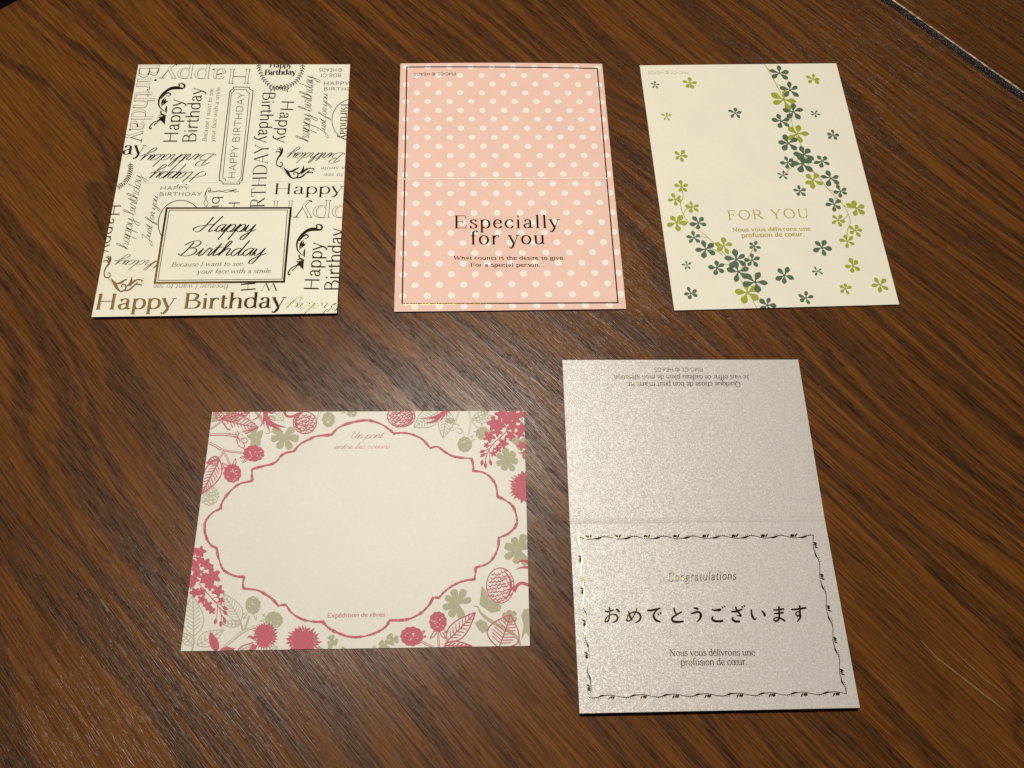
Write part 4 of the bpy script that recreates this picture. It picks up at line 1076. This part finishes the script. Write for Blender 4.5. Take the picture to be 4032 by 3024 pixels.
for L in ([(790, 1340), (850, 1320), (830, 1350), (790, 1360)], [(800, 1390), (865, 1385), (830, 1410)], [(970, 1320), (915, 1410), (965, 1385), (1000, 1340)], [(1030, 1330), (1060, 1390), (1100, 1410), (1070, 1340)], [(1085, 1320), (1130, 1335), (1080, 1350)]): red.curve(L, 12)
outleaf(red, (1115, 1455), (1470, 1095), 205, 12, 7); outleaf(red, (1755, 1530), (1900, 1120), 400, 12, 8); outleaf(red, (1085, 1500), (1430, 1510), 110, 12, 5)
motif()
def wd(s, p0, p1, pt, **kw): return write(D, SRC, s, p0, p1, pt, M_rose, layer=2, **kw)
wd('Un pont', (1372, 1727), (1506, 1725.5), (1372, 1712.5), **{**PEN, 'thick': 2.0, 'thin': .9})
wd('entre les coeurs.', (1313, 1767.5), (1536, 1766), (1313, 1756.5), **{**PEN, 'thick': 2.1, 'thin': 1.0, 'slant': .5})
wd('Expédition de rêves.', (1290, 2431.5), (1519, 2427), (1290, 2415), thick=7.4, thin=3.2, serif=5, spacing=2)

# ---------------------------------------------------------------- silver congratulations card (near right)
E1, E2 = (2180, 1380, 0.55154), (2180, 2050, 0.55154)
Ee = Card('greeting_card', 'silver pearl congratulations card with a gold vine border, nearest the viewer',
          (100.6623, 99.2975, 0.1076, 130.6487, 178.4414), 3.0, M_pearl, 0.46, 0.1, 2.7, fold=(2730, 2048), crease=0.055)
def we(view, s, p0, p1, pt, name='lettering', **kw): return write(Ee, view, s, p0, p1, pt, M_foil, name, raised=True, **kw)
we(E1, 'FMG-C1  © HEADS', (1067, 112), (726, 113), (1067, 138), thick=4, thin=3.2, serif=0)
we(E1, 'Je vais offrir ce cadeau plein de mon affection.', (1402, 166), (428, 166), (1402, 199), thick=4.2, thin=1.9, serif=5)
we(E1, "Quelque chose de bon peut m'arriver.", (1337, 214), (526, 216), (1337, 250), thick=4.2, thin=1.9, serif=5)
we(E2, 'Congratulations', (822, 432), (1304, 418), (822, 372), thick=3.6, thin=1.9, slant=.2, serif=2, spacing=6)
we(E2, 'Nous vous délivrons une', (828, 967), (1434, 963), (828, 918), thick=4.4, thin=2.0, serif=5)
we(E2, 'profusion de cœur.', (908, 1034), (1374, 1030), (908, 1001), ref=45, thick=4.4, thin=2.0, serif=5)
# hand-brushed kana: strokes (x, y, full width) in a 100 x 100 cell, y down
KANA = {
'お': ((420, 672), ['8 26 5 24 31 7 44 25 5 58 21 8', '31 6 8 34 20 8 31 55 8 26 80 8 14 88 6 8 78 8 22 58 6 48 46 5 68 48 7 78 62 9 72 82 8 50 92 4', '70 14 5 80 22 9 90 34 8']),
'め': ((572, 672), ['20 28 6 26 50 9 40 80 8', '66 10 7 60 34 7 44 62 6 26 82 6 12 78 8 12 62 6 28 42 5 54 32 6 76 38 8 88 56 9 82 78 8 60 94 4']),
'で': ((722, 670), ['8 26 7 34 24 9 70 16 7 84 14 6', '72 18 4 52 34 7 44 54 9 54 78 10 82 90 7', '66 42 4 74 52 8', '78 34 4 86 44 8']),
'と': ((880, 670), ['34 10 8 38 30 8 48 48 6', '80 32 5 58 44 7 30 62 8 22 76 9 34 88 10 60 90 9 88 86 8']),
'う': ((1020, 670), ['34 12 5 50 14 9 62 20 8', '18 44 5 40 38 8 62 34 9 74 46 11 70 70 9 52 92 3']),
'ご': ((1170, 665), ['18 26 6 40 28 8 70 24 9 54 34 4', '26 62 5 20 76 9 32 88 10 60 90 9 82 86 9', '74 6 4 82 16 8', '86 2 4 94 10 8']),
'ざ': ((1312, 665), ['16 36 6 44 34 8 78 22 7', '40 8 7 50 32 8 70 58 8 60 60 5 44 58 4', '28 66 5 22 78 9 38 90 10 66 92 8', '74 4 4 82 14 8', '86 0 4 94 8 8']),
'い': ((1460, 665), ['14 24 7 14 46 8 22 70 10 34 80 6 40 68 3', '70 30 5 84 46 10 88 62 10']),
'ま': ((1610, 665), ['18 26 6 46 26 7 80 20 8', '22 46 6 46 46 7 76 40 8', '50 6 8 51 40 8 50 72 8 38 88 8 22 84 7 24 72 5 46 70 6 68 78 8 84 90 8']),
'す': ((1750, 660), ['8 28 6 44 26 8 94 18 8', '56 4 8 58 34 8 56 58 7 44 64 7 34 52 6 44 40 5 58 48 7 58 74 8 40 98 3']),
}
for ch, ((cx, cy), sts) in KANA.items():
    pr = Print(Ee, E2, 1, True)
    for st in sts:
        q = [float(t) for t in st.split()]
        pr.brush([(cx + (q[i] - 50) * 1.28, cy + (q[i + 1] - 50) * 1.28 + 2, q[i + 2] * 1.75) for i in range(0, len(q), 3)])
    pr.build('kana_letter', M_foil)
# trailing vine border
pr = Print(Ee, E2, 1, True)
TL, TR, BR, BL = (182, 110), (1866, 99), (2082, 1238), (252, 1266)
def side(p, q, n, inward):
    dx, dy = q[0] - p[0], q[1] - p[1]; L = math.hypot(dx, dy); ex_, ey_ = dx / L, dy / L
    nx, ny = (-ey_ * inward, ex_ * inward)
    P = lambda s, h: (p[0] + ex_ * s + nx * h, p[1] + ey_ * s + ny * h)
    per = L / n
    pts = []
    for i in range(n * 8 + 1):
        s = L * i / (n * 8); fr = (i % 8) / 8
        pts.append(P(s, 9 - 9 * math.cos(6.2832 * (fr + .12)) if 0 < i < n * 8 else 0))
    pr.brush([(x, y, 4.6) for x, y in pts], 3)
    for k in range(n):
        s0 = per * (k + .28)
        for a, l, w in ((-.35, 32, 17), (.0, 27, 15), (.4, 36, 12)):
            b0 = P(s0 + (a * 40), 12); tip = P(s0 + a * 40 + l * .45, 12 - l * .75)
            pr.brush([(*b0, 3), ((b0[0] + tip[0]) / 2, (b0[1] + tip[1]) / 2, w), (*tip, 3)], 3)
        b0 = P(s0 + 40, 14); t_ = P(s0 + 112, 2); m_ = P(s0 + 78, 15)
        pr.brush([(*b0, 3), (*m_, 10), (*t_, 2)], 3)
        for j in range(5):
            c = P(s0 + 84 + j * 15, -2 - 4 * (j % 2)); pr.disc(c, 3.6, 6)
side(TL, TR, 8, 1); side(TR, BR, 5, 1); side(BR, BL, 8, 1); side(BL, TL, 5, 1)
pr.build('vine_border', M_foil)
